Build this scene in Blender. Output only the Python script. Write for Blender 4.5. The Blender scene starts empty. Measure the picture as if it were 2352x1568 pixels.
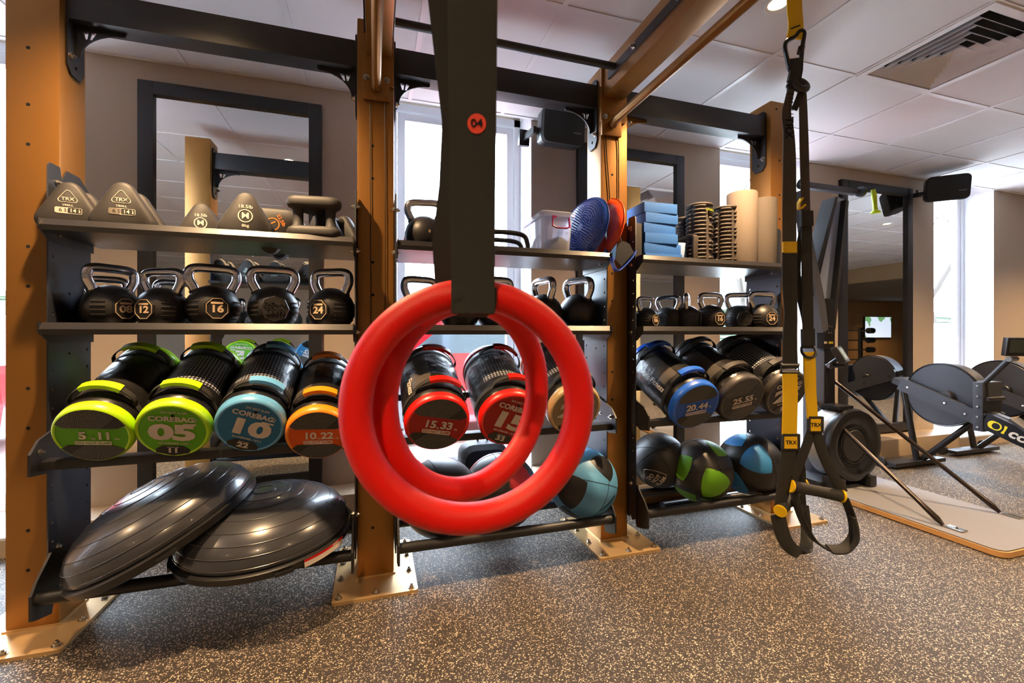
import bpy, bmesh, math, random
from mathutils import Vector, Matrix, Euler
rnd = random.Random(7)
PI = math.pi
C = bpy.context.scene.collection
# ------------------------------------------------------------ camera
F, H, YAW = 1020.0, 1.05, math.radians(17.3)
CS, SN = math.cos(YAW), math.sin(YAW)
cam_d = bpy.data.cameras.new('camera'); cam = bpy.data.objects.new('camera', cam_d); C.objects.link(cam)
cam.location = (0, 0, H); cam.rotation_euler = (PI/2, 0, -YAW)
cam_d.sensor_width = 36; cam_d.lens = F/2352*36; cam_d.shift_y = -16/2352
cam_d.clip_start = .02; cam_d.clip_end = 200
cam_d.dof.use_dof = True; cam_d.dof.focus_distance = 2.0; cam_d.dof.aperture_fstop = 9
bpy.context.scene.camera = cam
# ------------------------------------------------------------ world, exposure
vs = bpy.context.scene.view_settings
bpy.context.scene.display_settings.display_device = 'sRGB'
vs.view_transform = 'Standard'; vs.look = 'None'; vs.gamma = 1; vs.use_curve_mapping = False
vs.exposure = .68
w = bpy.data.worlds.new('sky'); bpy.context.scene.world = w; w.use_nodes = True
bg = w.node_tree.nodes['Background']; bg.inputs[0].default_value = (.70, .84, 1, 1); bg.inputs[1].default_value = 15.5
cy = bpy.context.scene.cycles
cy.max_bounces = 8; cy.diffuse_bounces = 4; cy.glossy_bounces = 5; cy.transmission_bounces = 6; cy.transparent_max_bounces = 10
cy.sample_clamp_indirect = 6; cy.caustics_reflective = False; cy.caustics_refractive = False
WARM = (1, .66, .35)
LAMPS = [(-5.483, 1.534, 1), (-5.483, -.866, 1), (-3.083, 1.534, 1), (-.683, 1.534, 1), (1.717, 1.534, 1), (4.117, 1.534, 1), (6.517, 1.534, 1), (8.917, 1.534, 1),
         (-3.083, -.866, 1), (-.683, -.866, 1), (1.717, -.866, 1), (4.117, -.866, 1), (6.517, -.866, 1),
         (-.683, -3.266, 1), (1.717, -3.266, 1), (4.117, -3.266, 1)]
FAR = [(12.517, -1.466), (14.917, -1.466), (12.517, -3.866), (16.117, -3.866), (8.917, -3.266)]
def lamp(kind, name, loc, energy, col, size=.1, rot=(0, 0, 0), **k):
    d = bpy.data.lights.new(name, kind); d.energy = energy; d.color = col
    o = bpy.data.objects.new(name, d); C.objects.link(o); o.location = loc; o.rotation_euler = rot
    for a, b in k.items(): setattr(d, a, b)
    if kind == 'AREA': d.size = size
    return o
CH = 2.52
WINY = 3.10
for x, y, s in LAMPS:
    lamp('SPOT', 'downlight_lamp', (x, y, CH-.012), 235*s, WARM, spot_size=math.radians(126), spot_blend=.9, shadow_soft_size=.035)
for x, y in FAR:
    lamp('SPOT', 'downlight_lamp', (x, y, CH-.012 if x < 10 else 2.188), 100, WARM, spot_size=math.radians(126), spot_blend=.9, shadow_soft_size=.035)
# window openings: x0, x1 in the wall plane; first two added, unseen, for daylight
WINS = [(-7.424, -6.5), (-4.916, -3.992), (-2.408, -1.484), (.10, 1.034), (2.608, 3.53), (5.12, 6.04), (7.63, 8.55)]
for a, b in WINS:   # daylight portals in the window planes
    o = lamp('AREA', 'window_portal', ((a+b)/2, WINY+.09, 1.33), 1, (1, 1, 1), size=b-a, rot=(-PI/2, 0, 0))
    o.data.shape = 'RECTANGLE'; o.data.size_y = 2.4; o.data.cycles.is_portal = True

# ------------------------------------------------------------ helpers
def at(px, py, Y):
    u = (px-1176)/F; k = Y/(CS-u*SN); return Vector(((u*CS+SN)*k, Y, H-(py-768)/F*k))
def atd(px, py, k):
    u = (px-1176)/F; return Vector(((u*CS+SN)*k, (CS-u*SN)*k, H-(py-768)/F*k))
def atx(px, X):
    u = (px-1176)/F; return X*(CS-u*SN)/(u*CS+SN)
def lin(h):
    if isinstance(h, str):
        h = h.lstrip('#'); h = [int(h[i:i+2], 16)/255 for i in (0, 2, 4)]
    return tuple(c/12.92 if c <= .04045 else ((c+.055)/1.055)**2.4 for c in h)+(1,)
MATS = {}
def M(name, col=None, rough=.5, metal=0., bump=None, emit=None, coat=0., vary=0., vscale=8., spec=.5, aniso=0, trans=0., sheen=0., alpha=1):
    if name in MATS: return MATS[name]
    m = bpy.data.materials.new(name); m.use_nodes = True; nt = m.node_tree; b = nt.nodes['Principled BSDF']
    b.inputs['Base Color'].default_value = lin(col); b.inputs['Roughness'].default_value = rough
    b.inputs['Metallic'].default_value = metal; b.inputs['Coat Weight'].default_value = coat
    b.inputs['Specular IOR Level'].default_value = spec; b.inputs['Transmission Weight'].default_value = trans
    b.inputs['Sheen Weight'].default_value = sheen; b.inputs['Alpha'].default_value = alpha
    tc = nt.nodes.new('ShaderNodeTexCoord')
    if emit: b.inputs['Emission Color'].default_value = lin(emit[0]); b.inputs['Emission Strength'].default_value = emit[1]
    if vary or not (bump or emit):
        vary = vary or .06
        n = nt.nodes.new('ShaderNodeTexNoise'); n.inputs['Scale'].default_value = vscale; n.inputs['Detail'].default_value = 4
        nt.links.new(tc.outputs['Object'], n.inputs['Vector'])
        mx = nt.nodes.new('ShaderNodeMix'); mx.data_type = 'RGBA'
        c0 = lin(col); mx.inputs['A'].default_value = tuple(min(1, c*(1-vary)) for c in c0[:3])+(1,)
        mx.inputs['B'].default_value = tuple(min(1, c*(1+vary)) for c in c0[:3])+(1,)
        nt.links.new(n.outputs['Fac'], mx.inputs['Factor']); nt.links.new(mx.outputs['Result'], b.inputs['Base Color'])
    if bump:
        n = nt.nodes.new('ShaderNodeTexNoise'); n.inputs['Scale'].default_value = bump[0]; n.inputs['Detail'].default_value = 3
        nt.links.new(tc.outputs['Object'], n.inputs['Vector'])
        bp = nt.nodes.new('ShaderNodeBump'); bp.inputs['Strength'].default_value = bump[1]; bp.inputs['Distance'].default_value = .002
        nt.links.new(n.outputs['Fac'], bp.inputs['Height']); nt.links.new(bp.outputs['Normal'], b.inputs['Normal'])
    MATS[name] = m; return m
class N:   # tiny node-graph helper
    def __init__(s, m): s.nt = m.node_tree; s.b = s.nt.nodes['Principled BSDF']
    def new(s, t, **k):
        n = s.nt.nodes.new('ShaderNode'+t)
        for a, v in k.items(): setattr(n, a, v)
        return n
    def link(s, a, b): s.nt.links.new(a, b)
    def math(s, op, a, b=None, c=None):
        n = s.new('Math', operation=op)
        for i, v in enumerate((a, b, c)):
            if v is None: continue
            if isinstance(v, (int, float)): n.inputs[i].default_value = v
            else: s.link(v, n.inputs[i])
        return n.outputs[0]
    def mix(s, f, a, b):
        n = s.new('Mix', data_type='RGBA')
        s.link(f, n.inputs['Factor'])
        for k, v in (('A', a), ('B', b)):
            if isinstance(v, tuple): n.inputs[k].default_value = v
            else: s.link(v, n.inputs[k])
        return n.outputs['Result']
class G:
    def __init__(s): s.bm = bmesh.new(); s.mi = 0
    def _tag(s, n0):
        s.bm.faces.ensure_lookup_table()
        for f in s.bm.faces[n0:]: f.material_index = s.mi
    def box(s, x0, x1, y0, y1, z0, z1, mat=None, bevel=0):
        n0 = len(s.bm.faces)
        vs_ = [s.bm.verts.new(p) for p in ((x0,y0,z0),(x1,y0,z0),(x1,y1,z0),(x0,y1,z0),(x0,y0,z1),(x1,y0,z1),(x1,y1,z1),(x0,y1,z1))]
        fs = [s.bm.faces.new([vs_[i] for i in q]) for q in ((0,3,2,1),(4,5,6,7),(0,1,5,4),(1,2,6,5),(2,3,7,6),(3,0,4,7))]
        if bevel:
            es = {e for f in fs for e in f.edges}
            r = bmesh.ops.bevel(s.bm, geom=list(es), offset=bevel, segments=2, profile=.7, affect='EDGES')
            vs_ = list({v for f in s.bm.faces[n0:] for v in f.verts}) if False else [v for v in s.bm.verts if v.index == -1 or v in set(vs_)]
            s.bm.faces.ensure_lookup_table()
            vs_ = list({v for f in s.bm.faces[n0:] for v in f.verts})
        if mat is not None:
            for v in vs_: v.co = mat @ v.co
        s._tag(n0); return s
    def cbox(s, c, size, rot=(0, 0, 0), bevel=0):
        a, b, c_ = (x/2 for x in size)
        return s.box(-a, a, -b, b, -c_, c_, Matrix.Translation(c) @ Euler(rot).to_matrix().to_4x4(), bevel)
    def rings(s, rings, closed_u=True, cap0=True, cap1=True):
        n0 = len(s.bm.faces)
        vr = [[s.bm.verts.new(p) for p in r] for r in rings]
        n = len(rings[0])
        for a, b in zip(vr, vr[1:]):
            for i in range(n if closed_u else n-1):
                j = (i+1) % n
                try: s.bm.faces.new((a[i], a[j], b[j], b[i]))
                except ValueError: pass
        if cap0: s.bm.faces.new(vr[0][::-1])
        if cap1: s.bm.faces.new(vr[-1])
        s._tag(n0); return s
    def cyl(s, p0, p1, r0, r1=None, seg=16):
        r1 = r0 if r1 is None else r1
        return s.tube([p0, p1], [r0, r1], seg)
    def tube(s, pts, r, seg=10, closed=False):
        pts = [Vector(p) for p in pts]; n = len(pts)
        rs = r if isinstance(r, (list, tuple)) else [r]*n
        def tan(i):
            if closed: return (pts[(i+1) % n]-pts[i-1]).normalized()
            return (pts[min(i+1, n-1)]-pts[max(i-1, 0)]).normalized()
        t = tan(0); up = Vector((0, 0, 1)) if abs(t.z) < .9 else Vector((0, 1, 0))
        nrm = (up-t*up.dot(t)).normalized(); rings = []
        for i in range(n):
            t2 = tan(i); nrm = (nrm-t2*nrm.dot(t2)).normalized(); bi = t2.cross(nrm)
            rings.append([pts[i]+(nrm*math.cos(a)+bi*math.sin(a))*rs[i] for a in (2*PI*k/seg for k in range(seg))])
        if closed: rings.append(rings[0])
        return s.rings(rings, True, not closed, not closed)
    def ribbon(s, pts, w, t, wdir=(1, 0, 0)):
        pts = [Vector(p) for p in pts]; n = len(pts); rings = []
        for i in range(n):
            tg = (pts[min(i+1, n-1)]-pts[max(i-1, 0)]).normalized()
            wd = Vector(wdir[i] if isinstance(wdir, list) else wdir); wd = (wd-tg*wd.dot(tg)).normalized()
            nr = tg.cross(wd); ww = (w[i] if isinstance(w, list) else w)/2; h = t/2
            rings.append([pts[i]+wd*a*ww+nr*b*h for a, b in ((-1, -.6), (-.94, -1), (.94, -1), (1, -.6), (1, .6), (.94, 1), (-.94, 1), (-1, .6))])
        return s.rings(rings)
    def lathe(s, prof, mat=None, seg=32, cap=True):
        mat = mat or Matrix()
        rg = [[mat @ Vector((r*math.cos(a), r*math.sin(a), z)) for a in (2*PI*k/seg for k in range(seg))] for r, z in prof]
        return s.rings(rg, True, cap, cap)
    def loft(s, outline, layers, mat=None):   # outline in xz, layers = (scale, y)
        mat = mat or Matrix(); cx = sum(p[0] for p in outline)/len(outline); cz = sum(p[1] for p in outline)/len(outline)
        rg = [[mat @ Vector((cx+(x-cx)*k, y, cz+(z-cz)*k)) for x, z in outline] for k, y in layers]
        return s.rings(rg)
    def sphere(s, c, r, seg=24, rings=14, sc=(1, 1, 1)):
        c = Vector(c); rg = []
        for i in range(1, rings):
            a = PI*i/rings
            rg.append([c+Vector((r*sc[0]*math.sin(a)*math.cos(b), r*sc[1]*math.sin(a)*math.sin(b), -r*sc[2]*math.cos(a))) for b in (2*PI*k/seg for k in range(seg))])
        return s.rings(rg)
    def torus(s, mat, R, r, seg=48, seg2=12):
        return s.tube([mat @ Vector((R*math.cos(a), R*math.sin(a), 0)) for a in (2*PI*k/seg for k in range(seg))], r, seg2, True)
    def add(s, me, mat=None):
        n0 = len(s.bm.faces); v0 = len(s.bm.verts); s.bm.from_mesh(me); s.bm.verts.ensure_lookup_table()
        if mat is not None:
            for v in s.bm.verts[v0:]: v.co = mat @ v.co
        s._tag(n0); return s
    def warp(s, fn):
        for v in s.bm.verts: v.co = fn(v.co)
        return s
    def mesh(s, name, mats, ang=35, flat=False):
        me = bpy.data.meshes.new(name); bmesh.ops.recalc_face_normals(s.bm, faces=s.bm.faces); s.bm.to_mesh(me); s.bm.free()
        for m in (mats if isinstance(mats, (list, tuple)) else [mats]): me.materials.append(m)
        if not flat:
            me.polygons.foreach_set('use_smooth', [True]*len(me.polygons)); me.set_sharp_from_angle(angle=math.radians(ang))
        return me
def curve_mesh(polys, thick):   # 2D polygons (first outline, rest holes) -> mesh in xy, z = +-thick/2
    cu = bpy.data.curves.new('c', 'CURVE'); cu.dimensions = '2D'; cu.fill_mode = 'BOTH'; cu.extrude = thick/2
    for p in polys:
        sp = cu.splines.new('POLY'); sp.points.add(len(p)-1); sp.use_cyclic_u = True
        for i, q in enumerate(p): sp.points[i].co = (q[0], q[1], 0, 1)
    o = bpy.data.objects.new('c', cu); me = bpy.data.meshes.new_from_object(o); bpy.data.objects.remove(o); bpy.data.curves.remove(cu); return me
def text_mesh(s, size, thick=.001, bold=.0, xs=1., align='CENTER', spacing=1., shear=0, line=.9):
    cu = bpy.data.curves.new('t', 'FONT'); cu.body = s; cu.size = size; cu.extrude = thick/2; cu.offset = bold*size
    cu.align_x = align; cu.align_y = 'CENTER'; cu.resolution_u = 3; cu.space_character = spacing; cu.shear = shear; cu.space_line = line
    o = bpy.data.objects.new('t', cu); me = bpy.data.meshes.new_from_object(o); bpy.data.objects.remove(o); bpy.data.curves.remove(cu)
    if xs != 1: me.transform(Matrix.Diagonal((xs, 1, 1, 1)))
    return me
XZ = Matrix(((1, 0, 0, 0), (0, 0, 1, 0), (0, 1, 0, 0), (0, 0, 0, 1)))      # xy plate -> xz plate (mirrors handedness; for symmetric plates)
FRONT = Matrix.Rotation(PI/2, 4, 'X')                                       # xy text -> faces -Y, upright
T = Matrix.Translation
def RZ(d): return Matrix.Rotation(math.radians(d), 4, 'Z')
def RX(d): return Matrix.Rotation(math.radians(d), 4, 'X')
def RY(d): return Matrix.Rotation(math.radians(d), 4, 'Y')
def circ(x, y, r, n=8): return [(x+r*math.cos(2*PI*k/n), y+r*math.sin(2*PI*k/n)) for k in range(n)]
def rrect(x0, x1, y0, y1, r, n=4):
    out = []
    for cx, cyy, a0 in ((x1-r, y1-r, 0), (x0+r, y1-r, PI/2), (x0+r, y0+r, PI), (x1-r, y0+r, 3*PI/2)):
        out += [(cx+r*math.cos(a0+PI/2*k/n), cyy+r*math.sin(a0+PI/2*k/n)) for k in range(n+1)]
    return out
def smooth(pts, k=6, closed=False):
    P = [Vector(p) for p in pts]; n = len(P); out = []
    rng = range(n) if closed else range(n-1)
    for i in rng:
        p0 = P[i-1] if (closed or i > 0) else P[i]; p1 = P[i]; p2 = P[(i+1) % n]; p3 = P[(i+2) % n] if (closed or i+2 < n) else P[(i+1) % n]
        for j in range(k):
            t = j/k; out.append(.5*((2*p1)+(p2-p0)*t+(2*p0-5*p1+4*p2-p3)*t*t+(3*p1-p0-3*p2+p3)*t*t*t))
    if not closed: out.append(P[-1])
    return out
def thing(name, label, cat, loc=(0, 0, 0), rot=(0, 0, 0), scale=1, group=None, mat=None):
    o = bpy.data.objects.new(name, None); o.empty_display_size = .05; C.objects.link(o)
    o['label'] = label; o['category'] = cat
    if group: o['group'] = group
    if mat is not None: o.matrix_world = mat
    else: o.location = loc; o.rotation_euler = rot; o.scale = (scale,)*3
    return o
def part(name, me, parent=None, label=None, kind=None, loc=None, rot=None, mat=None):
    o = bpy.data.objects.new(name, me); C.objects.link(o)
    if parent is not None: o.parent = parent
    if loc is not None: o.location = loc
    if rot is not None: o.rotation_euler = rot
    if mat is not None: o.matrix_local = mat
    if label: o['label'] = label
    if kind: o['kind'] = kind
    return o
def single(o, label, cat, group=None):
    o['label'] = label; o['category'] = cat
    if group: o['group'] = group
    return o
def settle(t, base):
    base = Vector(base)
    for ch in t.children:
        ch.location = Vector(ch.location)-base
    t.location = base
CACHE = {}
def cached(key, fn):
    if key not in CACHE: CACHE[key] = fn()
    return CACHE[key]

# ------------------------------------------------------------ materials
gold = M('gold_paint', '#946730', .34, .55, bump=(260, .12), vary=.03)
galv = M('gold_paint_flat', '#c9a878', .3, .5, vary=.03)
black = M('black_powder_coat', '#232326', .42, .15, bump=(500, .12))
blackg = M('black_satin', '#17171a', .28, .1, vary=.1)
shelfm = M('shelf_sheet', '#2e2c2c', .36, .45, bump=(400, .06))
chrome = M('chrome', '#dcdce0', .14, 1, vary=.03)
zinc = M('zinc_bolt', '#b9b6b0', .25, 1, vary=.08)
rubber = M('black_rubber', '#242221', .42, 0, bump=(220, .12))
rubber2 = M('matt_rubber', '#2b2827', .6, 0, bump=(260, .2))
holem = M('hole_dark', '#050505', .9)
wallm = M('beige_wall_paint', '#b5a593', .85, 0, bump=(60, .05), vary=.02, vscale=2)
skirt = M('beige_skirting', '#b3a087', .5, 0, vary=.03)
ceilm = M('ceiling_tile_white', '#eceaee', .9, 0, bump=(180, .12), vary=.02)
gridm = M('ceiling_grid_white', '#efedf1', .4, 0, vary=.02)
white = M('white_frame', '#e6e6ea', .35, 0, vary=.02)
offw = M('print_white', '#d8cdbf', .6, vary=.02)
beigep = M('print_beige', '#cdb391', .5, vary=.02)
web = M('black_webbing', '#232220', .75, 0, bump=(900, .5))
brownweb = M('grey_brown_webbing', '#4c443d', .7, 0, bump=(900, .5))
yellow = M('yellow_webbing', '#f4c604', .55, 0, bump=(800, .3))
foam = M('grey_foam', '#5e5650', .75, 0, bump=(300, .5))
redp = M('red_plastic', '#c40a04', .42, 0, bump=(900, .25), spec=.32)
plastic = M('black_plastic', '#1d1d1f', .35, 0, vary=.1)
greyp = M('grey_plastic', '#55565c', .5, 0, vary=.05)
lcd = M('lcd_screen', '#7f9488', .25, 0, vary=.03)
limeh = M('lime_plastic', '#b9d21e', .4, 0, vary=.04)
wood = M('birch_edge', '#c89a63', .5, 0, vary=.12, vscale=20)

def floor_material():
    m = M('speckled_rubber_floor', '#2a2826', .62, 0); n = N(m)
    tc = n.new('TexCoord')
    def flecks(scale, thr, rad):
        nz = n.new('TexNoise'); nz.inputs['Scale'].default_value = scale*.9; n.link(tc.outputs['Object'], nz.inputs['Vector'])
        ad = n.new('VectorMath', operation='MULTIPLY_ADD'); n.link(nz.outputs['Color'], ad.inputs[0]); ad.inputs[1].default_value = (.006,)*3; n.link(tc.outputs['Object'], ad.inputs[2])
        v = n.new('TexVoronoi'); v.inputs['Scale'].default_value = scale; n.link(ad.outputs[0], v.inputs['Vector'])
        sp = n.new('SeparateColor'); n.link(v.outputs['Color'], sp.inputs[0])
        return n.math('MULTIPLY', n.math('GREATER_THAN', sp.outputs[0], thr), n.math('LESS_THAN', v.outputs['Distance'], rad))
    a = flecks(190, .79, .44); b = flecks(320, .82, .44)
    f = n.math('MAXIMUM', a, b)
    nz = n.new('TexNoise'); nz.inputs['Scale'].default_value = 90; n.link(tc.outputs['Object'], nz.inputs['Vector'])
    col = n.mix(nz.outputs['Fac'], lin('#9c8a74'), lin('#e6d6bc'))
    n.link(n.mix(f, lin('#2b2521'), col), n.b.inputs['Base Color'])
    return m
floorm = floor_material()
def dots_material(name, base, dot, kx, ky, rad, region, rough=.3):
    """cylinder wrapped dot print; object space: axis = y; region = (a0,a1,y0,y1)"""
    m = M(name, base, rough, 0); n = N(m); tc = n.new('TexCoord'); sp = n.new('SeparateXYZ'); n.link(tc.outputs['Object'], sp.inputs[0])
    ang = n.math('ARCTAN2', sp.outputs[0], sp.outputs[2]); y = sp.outputs[1]
    fx = n.math('SUBTRACT', n.math('FRACT', n.math('MULTIPLY', ang, kx)), .5); fy = n.math('SUBTRACT', n.math('FRACT', n.math('MULTIPLY', y, ky)), .5)
    d = n.math('SQRT', n.math('ADD', n.math('MULTIPLY', fx, fx), n.math('MULTIPLY', fy, fy)))
    f = n.math('LESS_THAN', d, rad)
    a0, a1, y0, y1 = region
    for t in (n.math('GREATER_THAN', ang, a0), n.math('LESS_THAN', ang, a1), n.math('GREATER_THAN', y, y0), n.math('LESS_THAN', y, y1)): f = n.math('MULTIPLY', f, t)
    n.link(n.mix(f, lin(base), lin(dot)), n.b.inputs['Base Color'])
    nz = n.new('TexNoise'); nz.inputs['Scale'].default_value = 18; n.link(tc.outputs['Object'], nz.inputs['Vector'])
    bp = n.new('Bump'); bp.inputs['Strength'].default_value = .5; bp.inputs['Distance'].default_value = .01; n.link(nz.outputs['Fac'], bp.inputs['Height']); n.link(bp.outputs['Normal'], n.b.inputs['Normal'])
    return m
vinyl_b = dots_material('black_vinyl_dot_grid', '#1a1a1e', '#a4a8b0', 9.5, 70, .34, (-1.1, 1.0, .15, .34))
vinyl_a = dots_material('black_vinyl_fine_dots', '#1c1a1a', '#8d867e', 26, 140, .3, (-1.0, -.35, .12, .36))
def hexmesh():
    m = M('hex_mesh_print', '#141414', .5); n = N(m); tc = n.new('TexCoord'); v = n.new('TexVoronoi'); v.inputs['Scale'].default_value = 210; v.inputs['Randomness'].default_value = .25
    n.link(tc.outputs['Object'], v.inputs['Vector']); f = n.math('LESS_THAN', v.outputs['Distance'], .34)
    n.link(n.mix(f, lin('#121212'), lin('#6a6866')), n.b.inputs['Base Color']); return m
hexm = hexmesh()
def glassy(name, tint=(1, 1, 1, 1), refl=.06):
    m = bpy.data.materials.new(name); m.use_nodes = True; nt = m.node_tree; nt.nodes.clear()
    o = nt.nodes.new('ShaderNodeOutputMaterial'); mx = nt.nodes.new('ShaderNodeMixShader'); t = nt.nodes.new('ShaderNodeBsdfTransparent'); g = nt.nodes.new('ShaderNodeBsdfGlossy')
    t.inputs[0].default_value = tint; g.inputs['Roughness'].default_value = .02; fr = nt.nodes.new('ShaderNodeFresnel'); fr.inputs[0].default_value = 1.3
    ge = nt.nodes.new('ShaderNodeNewGeometry'); m1 = nt.nodes.new('ShaderNodeMath'); m1.operation = 'SUBTRACT'; m1.inputs[0].default_value = 1; nt.links.new(ge.outputs['Backfacing'], m1.inputs[1]); m2_ = nt.nodes.new('ShaderNodeMath'); m2_.operation = 'MULTIPLY'; nt.links.new(fr.outputs[0], m2_.inputs[0]); nt.links.new(m1.outputs[0], m2_.inputs[1]); nt.links.new(m2_.outputs[0], mx.inputs[0]); nt.links.new(t.outputs[0], mx.inputs[1]); nt.links.new(g.outputs[0], mx.inputs[2]); nt.links.new(mx.outputs[0], o.inputs[0]); return m
glass = glassy('window_glass')
mirrorm = M('mirror_silver', '#e4e6e6', .0, 1); 
for l in list(mirrorm.node_tree.links):
    if l.to_socket.name == 'Base Color': mirrorm.node_tree.links.remove(l)
mirrorm.node_tree.nodes['Principled BSDF'].inputs['Roughness'].default_value = .004
# ------------------------------------------------------------ room shell
WY = 2.86; RX0, RX1, RY0 = -8.2, 19.0, -5.2
def struct(name, me): return part(name, me, kind='structure')
g = G(); g.box(RX0, RX1, RY0, WY+.34, -.1, 0); fl = struct('floor', g.mesh('floor', floorm))
# back wall with window openings
g = G(); xs = [RX0]
for a, b in WINS: xs += [a, b]
xs += [RX1]
for a, b in zip(xs[::2], xs[1::2]): g.box(a, b, WY, WY+.34, 0, 2.75)
for a, b in WINS:
    g.box(a, b, WY, WY+.34, 2.64, 2.75); g.box(a, b, WY+.30, WY+.34, 0, .06)
struct('wall_back', g.mesh('wall_back', wallm))
g = G(); g.box(RX0-.1, RX0, RY0-.1, WY+.34, 0, 2.75); struct('wall_left', g.mesh('w', wallm))
g = G(); g.box(RX1, RX1+.1, RY0-.1, WY+.34, 0, 2.75); struct('wall_right', g.mesh('w', wallm))
g = G(); g.box(RX0, RX1, RY0-.1, RY0, 0, 2.75); wf = struct('wall_front', g.mesh('w', wallm))
# timber slats on the far part of the front wall
slat = M('timber_slat', '#b98d5c', .5, 0, vary=.2, vscale=5)
g = G(); g.box(0, .13, 0, .03, 0, 2.2); sm = g.mesh('slat', slat)
for i in range(48): part('slat', sm, wf, loc=(12.2+i*.14, RY0, 0))
# ceiling: slab, T grid, tiles
g = G(); g.box(RX0, RX1, RY0, WY+.34, 2.76, 2.82); ce = struct('ceiling', g.mesh('ceiling', ceilm))
gx = [.217+.6*i for i in range(-14, 31)]; gy = [.034+.6*j for j in range(-9, 5)]
g = G()
for x in gx:
    if RX0 < x < 10.3: g.box(x-.012, x+.012, RY0, WY, CH-.001, CH+.004)
for y in gy:
    if y < WY: g.box(RX0, 10.3, y-.012, y+.012, CH, CH+.005)
g.box(RX0, 10.3, WY-.02, WY, CH-.002, CH+.004)
part('grid', g.mesh('grid', gridm), ce)
tile = G().box(-.287, .287, -.287, .287, 0, .012, bevel=.0)
tile = tile.mesh('tile', ceilm, flat=True)
vent_c = (2.917, 1.534); lampset = {(round(a, 2), round(b, 2)) for a, b, _ in LAMPS}
far = G(); k = 0
for i in range(-14, 17):
    for j in range(-9, 5):
        x, y = .517+.6*i, .334+.6*j
        if y > WY-.2: continue
        if abs(x-vent_c[0]) < .1 and abs(y-vent_c[1]) < .1: continue
        hy = .287
        if y+.287 > WY:   # cut tile against the wall
            pass
        if -7 < i < 11 and j >= -5 and k < 290 and x-.28 > RX0:
            part('ceiling_tile', tile, ce, loc=(x, y, CH+.004)); k += 1
        else: far.box(max(RX0, x-.287), x+.287, max(RY0, y-.287), y+.287, CH+.004, CH+.016)
part('ceiling_tiles_far', far.mesh('t', ceilm, flat=True), ce, kind='stuff')
g = G()   # cut tiles along the wall
for i in range(-14, 17):
    x = .517+.6*i; g.box(max(RX0, x-.287), x+.287, 2.447, WY-.02, CH+.004, CH+.016)
part('cut_ceiling_tiles', g.mesh('t', ceilm, flat=True), ce, kind='stuff')
# bulkhead and the lower ceiling beyond it
bulk = M('tan_bulkhead', '#a8906c', .8)
g = G(); g.box(10.3, 10.5, RY0, WY, 2.2, 2.76); struct('trim_1', g.mesh('b', bulk))
lowc = M('low_ceiling_grey', '#8f8a84', .85)
g = G(); g.box(10.5, RX1, RY0, WY, 2.2, 2.26); struct('ceiling_2', g.mesh('b', lowc))
# boxed skirting between the windows
piers = list(zip([RX0]+[b for a, b in WINS], [a for a, b in WINS]+[RX1]))
g = G()
for a, b in piers: g.box(a, b, 2.66, WY, 0, .15, bevel=.004)
for a, b in WINS: g.box(a, b, 2.70, WY, 0, .08)
struct('baseboard_back', g.mesh('s', skirt))
# windows; the leftmost pair is invented out of view to let in daylight
for k, (a, b) in enumerate(WINS):
    g = G(); y0 = WINY
    g.box(a, a+.05, y0, y0+.07, .08, 2.62); g.box(b-.05, b, y0, y0+.07, .08, 2.62); g.box(a, b, y0, y0+.07, 2.57, 2.62); g.box(a, b, y0, y0+.07, .08, .13)
    wnd = struct('window_%d' % (k+1), g.mesh('f', white))
    g = G()
    for q in ((a+.055, a+.105, .14, 2.56), (b-.105, b-.055, .14, 2.56), (a+.105, b-.105, 2.51, 2.56), (a+.105, b-.105, .14, .19)):
        g.box(q[0], q[1], y0+.008, y0+.06, q[2], q[3], bevel=.005)
    part('sash', g.mesh('s', white), wnd)
    g = G(); g.box(a+.1, b-.1, y0+.03, y0+.036, .18, 2.52); part('pane', g.mesh('p', glass), wnd)
    g = G(); g.box(a, b, WY-.16, y0, .08, .095, bevel=.004); part('sill', g.mesh('s', white), wnd)
    g = G(); g.box(a, a+.006, WY+.002, y0, .09, 2.64); g.box(b-.006, b, WY+.002, y0, .09, 2.64); g.box(a, b, WY+.002, y0, 2.634, 2.64); part('reveal', g.mesh('s', white), wnd)
# ------------------------------------------------------------ mirrors on the back wall
def mirror(x0, x1, label):
    t = thing('wall_mirror', label, 'mirror'); z0, z1, f = .17, 2.40, .07
    g = G(); y0, y1 = WY-.035, WY
    g.box(x0, x0+f, y0, y1, z0, z1, bevel=.003); g.box(x1-f, x1, y0, y1, z0, z1, bevel=.003)
    g.box(x0+f, x1-f, y0, y1, z1-f, z1, bevel=.003); g.box(x0+f, x1-f, y0, y1, z0, z0+f, bevel=.003)
    part('frame', g.mesh('f', black), t)
    g = G(); g.box(x0+f-.005, x1-f+.005, WY-.014, WY-.008, z0+f-.005, z1-f+.005); part('glass', g.mesh('m', mirrorm, flat=True), t)
    settle(t, ((x0+x1)/2, WY, z0))
mirror(-1.192, -.292, 'tall black-framed wall mirror behind the left shelving bay with the two domes')
mirror(1.365, 2.25, 'tall black-framed wall mirror behind the blue foam blocks')
mirror(3.88, 4.775, 'tall black-framed wall mirror behind the ski machine, right side of the room')
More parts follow.
